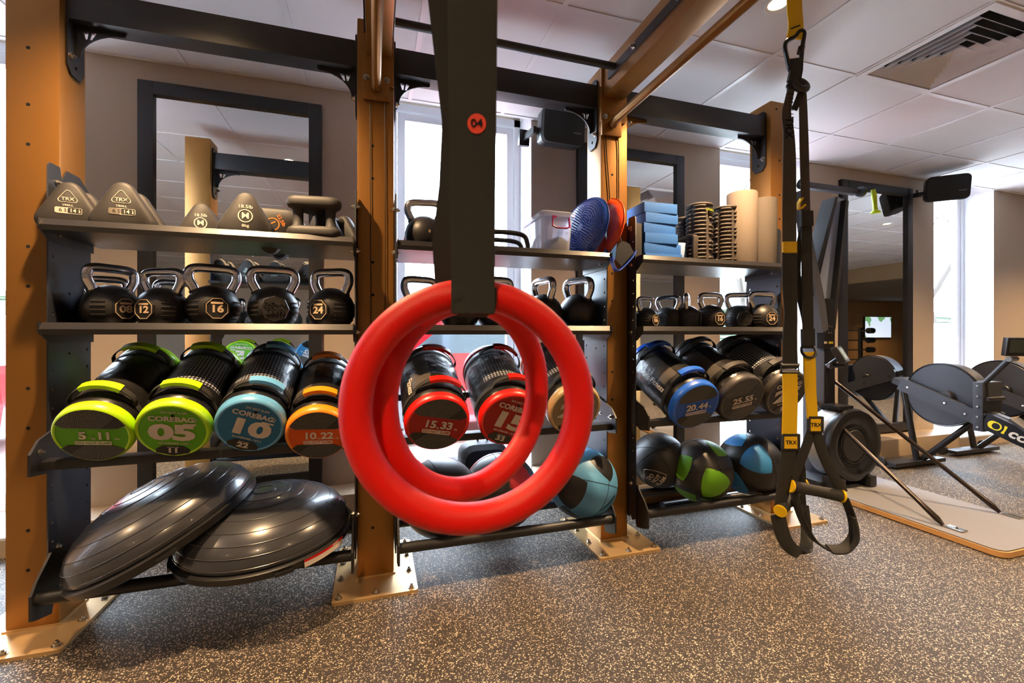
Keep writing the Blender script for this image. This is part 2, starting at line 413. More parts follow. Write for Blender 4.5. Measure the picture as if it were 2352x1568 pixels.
# ------------------------------------------------------------ ceiling fittings
glow = M('lamp_glow', '#ffe2b8', .5, emit=('#ffd9a0', 14))
def downlight(x, y, z, label):
    t = thing('downlight', label, 'ceiling light', group='recessed ceiling downlights')
    g = G(); g.lathe([(.04, -.001), (.055, -.004), (.062, 0), (.062, .012), (.045, .012)], T((x, y, z)), 24, cap=False); part('bezel', g.mesh('b', white), t)
    g = G(); g.lathe([(.001, 0), (.043, 0)], T((x, y, z+.003)), 24, cap=False); part('lens', g.mesh('l', glow), t); settle(t, (x, y, z))
for x, y, s in LAMPS:
    first = (abs(x-1.717) < .01 and y > 1)
    downlight(x, y, CH, 'warm round ceiling downlight beside the yellow anchor strap' if first else 'small warm round downlight recessed in the white tiled ceiling')
for x, y in FAR: downlight(x, y, CH if x < 10 else 2.196, 'small warm round downlight recessed in the white tiled ceiling' if x < 10 else 'small warm round downlight in the lower grey ceiling')
# air vent (four way diffuser)
t = thing('air_vent', 'white square four-way louvred air vent in the tiled ceiling', 'air vent')
cx, cyv = vent_c; g = G(); o_, i_ = .298, .262
for q in ((-o_, o_, -o_, -i_), (-o_, o_, i_, o_), (-o_, -i_, -i_, i_), (i_, o_, -i_, i_)): g.box(cx+q[0], cx+q[1], cyv+q[2], cyv+q[3], CH-.006, CH+.02)
part('frame', g.mesh('f', gridm), t)
g = G(); g.box(cx-.29, cx+.29, cyv-.29, cyv+.29, CH+.075, CH+.08); part('backing', g.mesh('f', holem), t)
for k in range(6):
    R_ = i_-.006-k*.041
    for s in range(4):
        if R_ < .03: continue
        g = G(); m = T((cx, cyv, 0)) @ RZ(90*s)
        g.rings([[m @ Vector(p) for p in ((-R_, -R_, CH-.002), (R_, -R_, CH-.002), (R_, -R_, CH+.001), (-R_, -R_, CH+.001))],
                 [m @ Vector(p) for p in ((-R_+.03, -R_+.03, CH+.034), (R_-.03, -R_+.03, CH+.034), (R_-.03, -R_+.03, CH+.037), (-R_+.03, -R_+.03, CH+.037))]])
        part('louvre', g.mesh('l', gridm), t)
settle(t, (cx, cyv, CH))
# loudspeakers
def speaker(px, py, Y, tilt, yaw, label):
    p = at(px, py, Y); t = thing('loudspeaker', label, 'loudspeaker', p, (tilt, 0, yaw))
    o = rrect(-.15, .15, -.11, .11, .04); g = G(); g.loft(o, [(.55, .16), (.7, .155), (.96, .06), (1, .0), (1, -.02)]); part('cabinet', g.mesh('c', plastic), t)
    g = G(); g.loft(o, [(.985, -.02), (.985, -.034), (.95, -.046), (.8, -.05)]); part('grille', g.mesh('c', M('speaker_grille', '#161616', .8, bump=(1500, .6))), t)
    g = G(); g.add(text_mesh('evoson', .018, .001), T((.09, -.0505, -.03)) @ FRONT); part('lettering', g.mesh('c', M('print_grey', '#9a9a9a', .5)), t)
    g = G(); g.cyl((-.145, .03, -.03), (-.185, .03, -.03), .022); g.cbox((-.18, .1, -.03), (.02, .18, .04)); g.cbox((-.18, .2, -.03), (.07, .03, .1)); part('bracket', g.mesh('c', plastic), t)
speaker(1290, 295, 2.62, .12, .05, 'black loudspeaker on the wall above the left of the blue dimpled disc')
speaker(2175, 432, 2.62, .2, -.75, 'black loudspeaker on the wall near the far right window')

# ------------------------------------------------------------ storage rig
rig = thing('storage_rig', 'gold and black steel training rig with three bays of shelves', 'shelving rig')
PX = [-1.15, .0085, 1.1675, 2.262]; HW = .0765
def bolt_mesh():
    g = G(); g.cyl((0, 0, 0), (0, 0, .003), .014); g.cyl((0, 0, .003), (0, 0, .011), .0095, seg=6); g.cyl((0, 0, .011), (0, 0, .018), .005, seg=8); return g.mesh('bolt', zinc)
BOLT = bolt_mesh()
def bolt(parent, p, d, s=1.):
    q = Vector((0, 0, 1)).rotation_difference(Vector(d)).to_matrix().to_4x4(); part('bolt', BOLT, parent, mat=T(p) @ q @ Matrix.Scale(s, 4))
def post_mesh():
    g = G(); g.box(-HW, HW, 0, .153, .012, 2.40, bevel=.012); return g.mesh('post', gold)
PM = post_mesh()
def plate_mesh():
    g = G(); g.loft(rrect(-.165, .165, -.235, .235, .012), [(1, 0), (1, .012)], Matrix(((1, 0, 0, 0), (0, 0, 1, 0), (0, 1, 0, 0), (0, 0, 0, 1)))); g.mi = 0
    g.box(-.082, .082, -.082, .082, .012, .018); return g.mesh('base_plate', galv)
BM_ = plate_mesh()
for i, x in enumerate(PX):
    ps = part('post', PM, rig, loc=(x, 2.0, 0))
    bp = part('base_plate', BM_, ps, loc=(0, .0765, 0))
    for bx in (-.14, 0, .14):
        for by in (-.21, .21): bolt(ps, (bx, .0765+by, .012), (0, 0, 1))
    for by in (-.07, .07):
        for bx in (-.14, .14): bolt(ps, (bx, .0765+by, .012), (0, 0, 1))
    g = G()
    for z in (.22, .36, .72, .86, 1.22, 1.36, 1.72, 1.86, 2.06): g.cyl((-.012, -.0004, z), (-.012, .004, z), .0062, seg=12)
    for z in (2.355,):
        for dx in (-.035, .03): g.cyl((dx, -.0004, z), (dx, .004, z), .0062, seg=12)
    part('bolt_hole', g.mesh('h', holem), ps, kind='stuff')
# top crossbeams with end plates and gussets
def gusset_polys():
    arc = [(0, -.115)]
    for k in range(9):
        a = PI/2*k/8; arc.append((.016+.134*(1-math.cos(a))*1.0, -.115+.100*math.sin(a)))
    out = [(0, 0)]+[(.155, 0), (.155, -.012)]+arc[::-1]
    return [out, [(.022, -.018), (.04, -.018), (.036, -.045), (.030, -.045)], [(.048, -.018), (.064, -.018), (.05, -.045), (.042, -.045)]]
GM = curve_mesh(gusset_polys(), .006); g = G(); g.add(GM, XZ); GUS = g.mesh('gusset', black, flat=True)
g = G(); g.add(GM, XZ @ Matrix.Diagonal((-1, 1, 1, 1))); GUSL = g.mesh('gusset', black, flat=True)
g = G(); g.add(GM, XZ); GUSG = g.mesh('gusset', gold, flat=True)
EP = curve_mesh([[(2.03, 2.34), (2.045, 2.355), (2.11, 2.355), (2.125, 2.34), (2.125, 2.04), (2.105, 2.01), (2.05, 2.01), (2.03, 2.04)], circ(2.077, 2.33, .008), circ(2.077, 2.045, .008)], .008)
YZ = Matrix(((0, 0, 1, 0), (1, 0, 0, 0), (0, 1, 0, 0), (0, 0, 0, 1)))
g = G(); g.add(EP, YZ); EPM = g.mesh('end_plate', black, flat=True)
for i in range(3):
    a, b = PX[i]+HW, PX[i+1]-HW
    g = G(); g.box(a+.008, b-.008, 2.03, 2.12, 2.205, 2.32, bevel=.005); bm = part('crossbeam', g.mesh('beam', black), rig)
    for x, d, gm in ((a+.004, 1, GUS if i < 2 else GUSG), (b-.004, -1, GUSL)):
        part('end_plate', EPM, bm, loc=(x, 0, 0))
        part('gusset', gm, bm, loc=(x+d*.004, 2.075, 2.205))
        for z in (2.30, 2.075): bolt(bm, (x+d*.004, 2.045, z), (d, 0, 0))
# perforated side plates
holes = []
for k in range(21):
    z = .2+k*.066; holes += [circ(1.952, z, .006, 6), circ(2.145, z, .006, 6)]
for z in (.62, .72, .98, 1.2): holes.append(circ(2.04, z, .0055, 6))
out = [(1.93, .13), (1.96, .115), (1.975, .14), (1.99, .12), (2.17, .20), (2.17, 1.58), (2.165, 1.60), (2.10, 1.645), (2.03, 1.645), (2.0, 1.60), (1.99, 1.645), (1.94, 1.645), (1.93, 1.63)]
SPm = curve_mesh([out]+holes, .005); g = G(); g.add(SPm, YZ); SPM = g.mesh('side_plate', M('side_plate_steel', '#33363f', .38, .3, bump=(500, .1)), flat=True)
BAYS = [(PX[i]+HW, PX[i+1]-HW) for i in range(3)]
for a, b in BAYS:
    for x, d in ((a+.004, 1), (b-.004, -1)):
        sp = part('side_plate', SPM, rig, loc=(x, 0, 0))
        for z in (1.585, 1.40, 1.06, .66, .30, .17): bolt(sp, (d*.003, 1.975, z), (d, 0, 0), .9)
        for z in (1.585, 1.40, 1.06, .30): bolt(sp, (-d*.003, 1.965, z), (-d, 0, 0), .9)
# shelves: folded sheet profile extruded in x
def shelf(a, b, z, y0=1.878, y1=2.23):
    prof = [(y1, z), (y0, z), (y0-.002, z+.018), (y0+.013, z+.041), (y0+.021, z+.039), (y0+.014, z+.026), (y0+.018, z+.014), (y1, z+.014)]
    g = G(); g.rings([[Vector((x, p[0], p[1])) for p in prof] for x in (a+.009, b-.009)]); s = part('shelf', g.mesh('shelf', shelfm, 20), rig)
    for x in (a+.009, b-.009):
        g = G(); g.rings([[Vector((x+d, p[0], p[1])) for p in ((y1-.05, z-.03), (y0+.05, z-.03), (y0-.004, z+.01), (y0-.004, z+.042), (y1-.05, z+.02))] for d in (-.002, .002)])
        part('shelf_end', g.mesh('e', black), s)
for a, b in BAYS: shelf(a, b, 1.40); shelf(a, b, 1.05)
# sloping bag trays: front bar, rear bar and slats
for a, b in BAYS:
    t_ = part('bag_tray', G().box(a+.01, b-.01, 1.865, 1.925, .598, .628, bevel=.004).mesh('t', black), rig)
    g = G(); g.box(a+.01, b-.01, 2.165, 2.215, .735, .765, bevel=.004); part('rear_bar', g.mesh('t', black), t_)
    for x in (a+.012, b-.012):
        g = G(); g.rings([[Vector((x+d, y, z)) for y, z in ((1.83, .59), (1.83, .66), (1.87, .70), (2.2, .80), (2.21, .73), (1.9, .58))] for d in (-.004, .004)]); part('tray_bracket', g.mesh('t', black), t_)
        bolt(t_, (x+(.005 if x < (a+b)/2 else -.005), 1.87, .66), (1 if x < (a+b)/2 else -1, 0, 0), .8)
# ball rails
for a, b in BAYS:
    for k, (y, z) in enumerate(((1.865, .178), (2.12, .178))):
        g = G(); g.cyl((a+.012, y, z), (b-.012, y, z), .0215, seg=20); r_ = part('ball_rail', g.mesh('r', black), rig)
        if k == 0:
            for x in (a+.012, b-.012):
                g = G(); g.rings([[Vector((x+d, yy, zz)) for yy, zz in ((1.835, .12), (1.835, .20), (1.86, .235), (1.93, .30), (2.15, .22), (2.15, .14), (1.95, .15), (1.93, .09), (1.86, .11))] for d in (-.004, .004)]); part('rail_bracket', g.mesh('r', black), r_)
# overhead beams running into the room from the two middle posts
for i, (x0, x1) in ((1, (-.03, .072)), (2, (1.098, 1.21))):
    g = G(); g.box(x0, x1, -3.2, 1.99, 2.24, 2.39, bevel=.006); bm = part('overhead_beam', g.mesh('b', gold), rig)
    g = G(); g.box(x0-.012, x1+.012, 1.985, 2.0, 2.12, 2.40, bevel=.003); part('end_plate', g.mesh('b', gold), bm)
    g = G(); g.box(x0-.008, x0, .2, 1.93, 2.295, 2.335); part('bar_strip', g.mesh('b', black), bm)
    if i == 1: g = G(); g.box(x1, x1+.008, .2, 1.93, 2.295, 2.335); part('bar_strip', g.mesh('b', black), bm)
    xs_ = x0-.008 if i == 2 else x1+.008; dd = -1 if i == 2 else 1
    for y in (1.86, 1.70, 1.40, 1.1, .8): bolt(bm, (xs_, y, 2.315), (dd, 0, 0), 1.1)
    xc = (x0+x1)/2-.01
    g = G(); g.tube([(xc, -3.2, 2.115), (xc, 1.93, 2.115), (xc, 1.975, 2.10)], .0195, 18); pb = part('pull_up_bar', g.mesh('b', gold), rig)
    g = G(); g.cbox((xc, 1.99, 2.105), (.11, .016, .11), bevel=.006); part('bar_plate', g.mesh('b', gold), pb)
    for dx in (-.04, .042): bolt(pb, (xc+dx, 1.982, 2.14), (0, -1, 0))
    for px_, nm in ((-3.2, 0),):
        part('post', PM, rig, loc=(PX[i], -3.35, 0)); part('base_plate', BM_, rig, loc=(PX[i], -3.2735, 0))
g = G(); g.cyl((.08, 1.863, 2.318), (1.09, 1.863, 2.318), .0165, seg=18); part('chin_up_bar', g.mesh('b', black), rig)
g = G(); g.cyl((.08, .75, 2.318), (1.09, .75, 2.318), .0165, seg=18); part('chin_up_bar', g.mesh('b', black), rig)
# thin cables down the posts
def cable(pts, r=.0018):
    g = G(); g.tube(smooth([at(*p) for p in pts], 5), r, 6); return g
g = cable([(850, 178, 1.99), (850, 260, 1.994), (851, 500, 1.994), (852, 700, 1.994), (850, 1000, 1.994)]); part('cable', g.mesh('c', plastic), rig)
g = cable([(882, 180, 1.99), (884, 300, 1.994), (885, 520, 1.994), (885, 760, 1.994)]); part('cable', g.mesh('c', plastic), rig)
g = cable([(1394, 275, 1.99), (1392, 330, 1.994), (1398, 420, 1.994), (1404, 505, 1.994)], .0025); part('cable', g.mesh('c', plastic), rig)
g = cable([(1414, 280, 1.99), (1420, 330, 1.994), (1421, 420, 1.994), (1421, 505, 1.994)], .0025); part('cable', g.mesh('c', plastic), rig)
settle(rig, (PX[0], 2.077, 0))
# ------------------------------------------------------------ kettlebells
badge_m = M('badge_dark', '#171514', .5)
def kb_body(ribs):
    g = G(); prof = [(.001, 0), (.058, 0), (.066, .004)]
    for k in range(4, 20):
        a = PI*k/20; prof.append((.094*math.sin(a), .089-.094*math.cos(a)))
    g.lathe(prof+[(.001, .183)], seg=36)
    if ribs:
        for side in (-1, 1):
            for back in (0, 1):
                for z in (.045, .062, .079, .096, .113):
                    r = math.sqrt(max(0, .0945**2-(z-.089)**2)); a0, a1 = (38, 68) if 1 else 0
                    pts = [(side*r*math.sin(math.radians(a)), (-1 if not back else 1)*r*math.cos(math.radians(a)), z) for a in range(a0, a1+1, 6)]
                    g.tube(pts, .0032, 6)
        g.lathe([(.001, 0), (.052, 0), (.05, .004), (.001, .0045)], T((0, .0905, .086)) @ RX(-90), 8)
    return g.mesh('body', rubber)
def kb_handle():
    g = G(); pts = smooth([(-.050, 0, .135), (-.064, 0, .168), (-.080, 0, .205), (-.076, 0, .236), (-.052, 0, .247), (0, 0, .248), (.052, 0, .247), (.076, 0, .236), (.080, 0, .205), (.064, 0, .168), (.050, 0, .135)], 6)
    g.tube(pts, .0178, 18); return g.mesh('handle', chrome, 80)
def kb_collar(s):
    g = G(); g.tube([(s*.044, 0, .12), (s*.055, 0, .152), (s*.0605, 0, .163)], [.028, .0235, .0228], 18); return g.mesh('collar', rubber)
def octo(r, n=8, a0=PI/8, sx=.92): return [(sx*r*math.cos(a0+2*PI*k/n), r*math.sin(a0+2*PI*k/n)) for k in range(n)]
def kb_badge():
    g = G(); g.lathe([(.001, .0), (.045, 0), (.044, .006), (.001, .007)], T((0, -.087, .086)) @ RX(90) @ RZ(22.5), 8); return g.mesh('badge', badge_m, flat=True)
def kb_outline():
    g = G(); g.add(curve_mesh([octo(.042), octo(.0395)], .001), T((0, -.0945, .086)) @ FRONT); g.box(-.02, .02, -.0949, -.0941, .103, .1105); return g.mesh('outline', beigep, flat=True)
def kb_num(s): g = G(); g.add(text_mesh(s, .038, .001, .035, 1.15, spacing=1), T((0, -.0947, .083)) @ FRONT); return g.mesh('number', beigep, flat=True)
def kb_emb():
    g = G(); g.add(text_mesh('ESCAPE\nYOUR\nLIMITS', .019, .006, .012, 1.25), T((0, .0955, .088)) @ RZ(180) @ FRONT); return g.mesh('lettering', rubber2, flat=True)
def kettlebell(p, scale, yaw, num, label, group, style='badge', z=None):
    t = thing('kettlebell', label, 'kettlebell', (p[0], p[1], p[2] if z is None else z), (0, 0, math.radians(yaw)), scale, group)
    part('body', cached('kb_'+('r' if style == 'badge' else 'p'), lambda: kb_body(style == 'badge')), t)
    part('handle', cached('kbh', kb_handle), t, label='polished chrome handle')
    for s in (-1, 1): part('collar', cached('kbc%d' % s, lambda: kb_collar(s)), t)
    if style == 'badge':
        b = part('badge', cached('kbb', kb_badge), t)
        part('outline', cached('kbo', kb_outline), b); part('number', cached('kbn'+num, lambda: kb_num(num)), b)
        part('lettering', cached('kbe', kb_emb), t)
    elif num:
        g = G(); g.add(text_mesh(num, .02, .001, .02), T((.03, -.0915, .09)) @ RZ(18) @ FRONT @ RZ(75 if num != '8' else 0)); part('number', g.mesh('number', beigep, flat=True), t)
    return t
S2 = 1.0645
def onz(px, Y): p = at(px, 768, Y); return (p[0], p[1], S2)
gk = 'rubber kettlebells on the left bay middle shelf'
kettlebell(onz(256, 2.03), .93, 52, '08', 'kettlebell with chrome handle and 08 badge, leftmost at the front of the left bay', gk)
kettlebell(onz(240, 2.16), .82, 200, '04', 'kettlebell half hidden behind the 08 kettlebell', gk)
kettlebell(onz(374, 2.03), .91, -20, '12', 'kettlebell with 12 badge turned to the left', gk)
kettlebell(onz(405, 2.17), .8, 30, '10', 'kettlebell mostly hidden behind the 12 kettlebell', gk)
kettlebell(onz(490, 2.03), .99, 24, '16', 'kettlebell with beige 16 badge facing forward in the left bay', gk)
kettlebell(onz(628, 2.03), 1.0, 194, '20', 'kettlebell showing its embossed blank side, left of the 24 kettlebell', gk)
kettlebell(onz(762, 2.03), 1.0, -28, '24', 'kettlebell with 24 badge beside the middle gold post', gk)
gk = 'plain kettlebells on the middle bay middle shelf'
kettlebell(onz(965, 2.07), .95, 18, '9', 'plain black kettlebell at the left end of the middle bay, behind the red ring', gk, 'plain')
kettlebell(onz(1056, 2.07), 1.0, 170, '', 'plain black kettlebell straight behind the black ring strap', gk, 'plain')
kettlebell(onz(1140, 2.07), 1.0, 14, '', 'plain black kettlebell right of the ring strap, handle end showing', gk, 'plain')
kettlebell(onz(1248, 2.09), 1.03, -78, '', 'plain black kettlebell with handle seen edge on', gk, 'plain')
kettlebell(onz(1328, 2.09), 1.06, -68, '', 'plain black kettlebell with a small 32 mark at right end', gk, 'plain')
p_ = onz(1328, 2.09); g = G(); g.add(text_mesh('32', .022, .001, .02), FRONT @ RZ(-75)); part('number', g.mesh('n', beigep, flat=True), bpy.context.scene.collection.objects[-1] if 0 else [o for o in C.objects if o.type == 'EMPTY'][-1], mat=RZ(68) @ RZ(15) @ T((.058, -.078, .085)) @ RZ(35))
kettlebell((at(975, 0, 2.03)[0], 2.03, 1.4145), .92, -10, '8', 'plain black kettlebell on the top shelf beside the middle post', 'kettlebells on the middle bay top shelf', 'plain')
gk = 'rubber kettlebells on the right bay middle shelf'
kettlebell(onz(1483, 2.02), .70, 16, '06', 'smallest kettlebell, leftmost on the right bay shelf, badge to the right', gk)
kettlebell(onz(1534, 2.08), .76, 118, '08', 'kettlebell second from left in the right bay, wide chrome handle', gk)
kettlebell(onz(1577, 2.05), .80, 48, '12', 'kettlebell third from left in the right bay, handle edge on', gk)
kettlebell(onz(1632, 2.02), .82, -4, '16', 'kettlebell with 16 badge in the right bay', gk)
kettlebell(onz(1697, 2.04), .85, 158, '20', 'kettlebell with embossed blank side between the two right bay numbered ones', gk)
kettlebell(onz(1751, 1.965), .86, -12, '24', 'kettlebell with 24 badge behind the hanging black strap', gk)

# ------------------------------------------------------------ tri-grip weights
ytext = M('print_orange', '#d8762a', .5)
def tri_outline(s=1):
    pts = []
    for k in range(3):
        a = PI/2+2*PI*k/3; cx, cz = .068*math.cos(a), .068*math.sin(a)
        for j in range(7):
            b = a-PI/3+2*PI/3*j/6; pts.append((s*(cx+.034*math.cos(b)), s*(cz+.034*math.sin(b))))
    return pts
def y_plate(y0, y1):
    g = G(); d = y1-y0; g.loft(tri_outline(), [(.86, y0), (.96, y0+d*.12), (1, y0+d*.35), (1, y0+d*.65), (.94, y0+d*.9), (.84, y1)]); return g.mesh('plate', rubber2, 50)
def y_grip(k):
    a = PI/2+2*PI*k/3; g = G(); x, z = .066*math.cos(a), .066*math.sin(a); g.tube([(x, -.05, z), (x*.97, -.03, z*.97), (x*.95, 0, z*.95), (x*.97, .03, z*.97), (x, .05, z)], [.026, .018, .0165, .018, .026], 14); return g.mesh('grip', rubber2)
def y_face(kind):
    g = G(); F_ = T((0, -.0885, 0)) @ FRONT
    if kind == 'trx':
        tri = []
        for k in range(3):
            a = PI/2+2*PI*k/3
            for j in range(5): b = a-PI/3+2*PI/3*j/4; tri.append((.021*math.cos(a)+.008*math.cos(b), .044+.021*math.sin(a)*.85+.008*math.sin(b)))
        c0 = (0, .044); inner = [(c0[0]+(x-c0[0])*.93, c0[1]+(y-c0[1])*.93) for x, y in tri]
        g.add(curve_mesh([tri, inner], .001), F_); g.add(text_mesh('TRX', .0165, .001, .008, 1.1), F_ @ T((0, .038, 0)))
        g.add(text_mesh('YBELL', .0095, .001, .01, 1.2), F_ @ T((0, .0165, 0)))
        g.add(curve_mesh([rrect(-.034, -.001, -.012, .009, .005)], .001), F_)
        g.add(curve_mesh([rrect(-.034, .038, -.012, .009, .005), rrect(-.0005, .037, -.011, .008, .004)], .001), F_)
        g.mi = 0; g.add(text_mesh('14', .0175, .001, .01, 1.05), F_ @ T((.0135, -.0015, 0))); g.add(text_mesh('L\nB', .008, .001, .02, line=.85), F_ @ T((.031, -.001, 0)))
        g.mi = 1; g.add(text_mesh('6', .0175, .0016, .01, 1.1), F_ @ T((-.019, -.0015, 0))); g.add(text_mesh('K\nG', .008, .0016, .02, line=.85), F_ @ T((-.006, -.001, 0)))
        return g.mesh('lettering', [offw, rubber2], flat=True)
    num, ch, kg, m = kind
    g.add(text_mesh(num, .017, .001, .01, 1.15), F_ @ T((0, .046, 0))); g.add(text_mesh(ch, .032, .001, .012, 1.05), F_ @ T((0, .013, 0)))
    g.add(curve_mesh([circ(0, .013, .024, 24), circ(0, .013, .0205, 24)], .001), F_); g.add(text_mesh(kg, .014, .001, .01, 1.2), F_ @ T((0, -.022, 0)))
    return g.mesh('lettering', m, flat=True)
def y_back():
    g = G(); F_ = T((0, .0885, 0)) @ RZ(180) @ FRONT
    for k in range(3):
        a = PI/2+2*PI*k/3; g.add(curve_mesh([circ(.011*math.cos(a), .02+.011*math.sin(a), .0095, 12)], .001), F_)
    g.add(text_mesh('YBELL', .016, .001, .01, 1.2), F_ @ T((0, -.012, 0))); return g.mesh('logo', M('print_pale', '#9fb0ad', .5), flat=True)
def ybell(mat, kind, label):
    t = thing('tri_grip_weight', label, 'hand weight', mat=mat, group='three-grip rubber hand weights on the left bay top shelf')
    part('plate', cached('yp0', lambda: y_plate(-.088, -.038)), t); part('plate', cached('yp1', lambda: y_plate(.038, .088)), t)
    for k in range(3): part('grip', cached('yg%d' % k, lambda: y_grip(k)), t)
    part('lettering', cached('yf'+str(kind), lambda: y_face(kind)), t); part('logo', cached('yb', y_back), t); return t
S1 = 1.4145; zz = S1+.0345+.0335
def yb(px, Y, yaw, kind, label, s=1, roll=0): p = at(px, 0, Y); ybell(T((p[0], Y, S1+.068*s)) @ RZ(yaw) @ RY(roll) @ Matrix.Scale(s, 4), kind, label)
MK, LK = ('18.5lb', 'M', '8kg', offw), ('22.5lb', 'L', '10kg', ytext)
yb(182, 2.02, 8, 'trx', 'grey-brown three-grip weight printed 6 kg, leftmost on the top shelf', 1.0)
yb(302, 2.0, 6, 'trx', 'grey-brown three-grip weight printed 6 kg, second from left', 1.05)
yb(472, 2.12, 6, MK, 'three-grip weight with ringed M, lower one in the shelf middle', .93)
yb(574, 2.0, 4, MK, 'three-grip weight with ringed M, in front of the orange print one', 1.05)
yb(634, 2.10, -4, LK, 'three-grip weight with an orange ringed L, tipped on its corner', 1.1, 62)
p = at(724, 0, 1.95); ybell(T((p[0]+.004, 1.955, S1+.098)) @ RZ(-6) @ RX(90) @ RY(180) @ Matrix.Diagonal((1.1, .93, 1.0, 1)), LK, 'three-grip weight lying on its face, its hand opening toward the room')
yb(768, 2.12, -35, LK, 'three-grip weight nearest the middle gold post, behind the one lying down', 1.05, 180-60)

# ------------------------------------------------------------ sandbags
def arc_text(txt, size, R, bold, xs, cz, ang0=0):   # small text kept straight; R unused when None
    return text_mesh(txt, size, .0008, bold, xs)
NP = {}
def bag_face(kind, base, kg, lb, r, col_rim):
    """returns list of (name, mesh) in disc space: x right, y up, z = out of the disc; unit radius r"""
    out = []
    k = r/.13
    dark = blackg
    if kind == 'A':
        def seg(y0, y1, sgn):
            R = r*.90; pts = []
            x0 = math.sqrt(R*R-y0*y0); 
            a0 = math.asin(abs(y0)/R)
            n = 14; pts = [(R*math.cos(a0+(PI-2*a0)*i/n), sgn*R*math.sin(a0+(PI-2*a0)*i/n)) for i in range(n+1)]
            return pts+[(-x0*.80, sgn*(abs(y0)-.016*k)), (x0*.62, sgn*(abs(y0)-.016*k))]
        g = G(); g.add(curve_mesh([seg(.048*k, 0, 1)], .0012)); out.append(('mesh_panel', g.mesh('m', hexm, flat=True)))
        g = G(); g.add(curve_mesh([seg(.062*k, 0, -1)], .0012)); out.append(('mesh_panel', g.mesh('m', hexm, flat=True)))
        g = G(); g.add(curve_mesh([[(.03*k, .034*k), (.083*k, .034*k), (.103*k, .05*k), (.075*k, .085*k)]], .002)); out.append(('corner_panel', g.mesh('m', blackg, flat=True))); g = G(); g.add(curve_mesh([[(-.03*k, -.047*k), (-.075*k, -.047*k), (-.096*k, -.062*k), (-.07*k, -.085*k)]], .002)); out.append(('corner_panel', g.mesh('m', blackg, flat=True)))
        g = G(); m = T((0, 0, .0008))
        g.add(text_mesh(kg, .046*k, .001, .035, 1.12, spacing=.95), m @ T((-.030*k, -.002*k, 0))); g.add(text_mesh(lb, .046*k, .001, .035, 1.12, spacing=.95), m @ T((.036*k, -.002*k, 0)))
        g.add(text_mesh('kg', .013*k, .001), m @ T((.002*k, -.013*k, 0))); g.add(text_mesh('lbs', .013*k, .001), m @ T((.076*k, -.013*k, 0)))
        g.add(curve_mesh([rrect(-.055*k, .058*k, -.043*k, -.025*k, .004*k)], .001), m)
        g.mi = 1; g.add(text_mesh('DO NOT SLAM', .0155*k, .0018, .012, 1.0), m @ T((.001*k, -.034*k, 0)))
        out.append(('lettering', g.mesh('m', [offw, base], flat=True)))
    else:
        g = G(); m = T((0, 0, .0008))
        g.add(text_mesh('DO NOT SLAM.', .0125*k, .001, .01), m @ T((.005*k, .087*k, 0)))
        g.add(text_mesh('COREBAG:', .0305*k, .001, .032, 1.08, spacing=1), m @ T((0, .056*k, 0)))
        g.add(curve_mesh([rrect(.034*k, .078*k, .031*k, .038*k, .002*k)], .001), m)
        g.add(text_mesh(kg, .097*k, .001, .05, 1.62, spacing=.97), m @ T((0, -.009*k, 0)))
        g.add(text_mesh('KILOGRAMS. ( KG )', .0125*k, .001, .012), m @ T((.005*k, -.058*k, 0)))
        out.append(('lettering', g.mesh('m', [offw], flat=True)))
        g = G(); R = .9*r; g.add(curve_mesh([[(-.035*k, -.070*k), (.035*k, -.070*k), (.058*k, -.088*k), (.055*k, -.103*k), (0, -.117*k), (-.055*k, -.103*k), (-.058*k, -.088*k)]], .0012))
        out.append(('weight_tab', g.mesh('m', [blackg], flat=True)))
        g = G(); g.add(curve_mesh([circ(0, .072*k, .0055*k, 10)], .003)); out.append(('vent_hole', g.mesh('m', [holem], flat=True)))
        g = G(); m = T((0, 0, .001)); g.add(text_mesh(lb, .031*k, .001, .04, 1.35), m @ T((0, -.093*k, 0))); g.add(text_mesh('POUNDS (LBS)', .006*k, .001), m @ T((0, -.076*k, 0)))
        out.append(('weight_lettering', g.mesh('m', [offw], flat=True)))
    return out
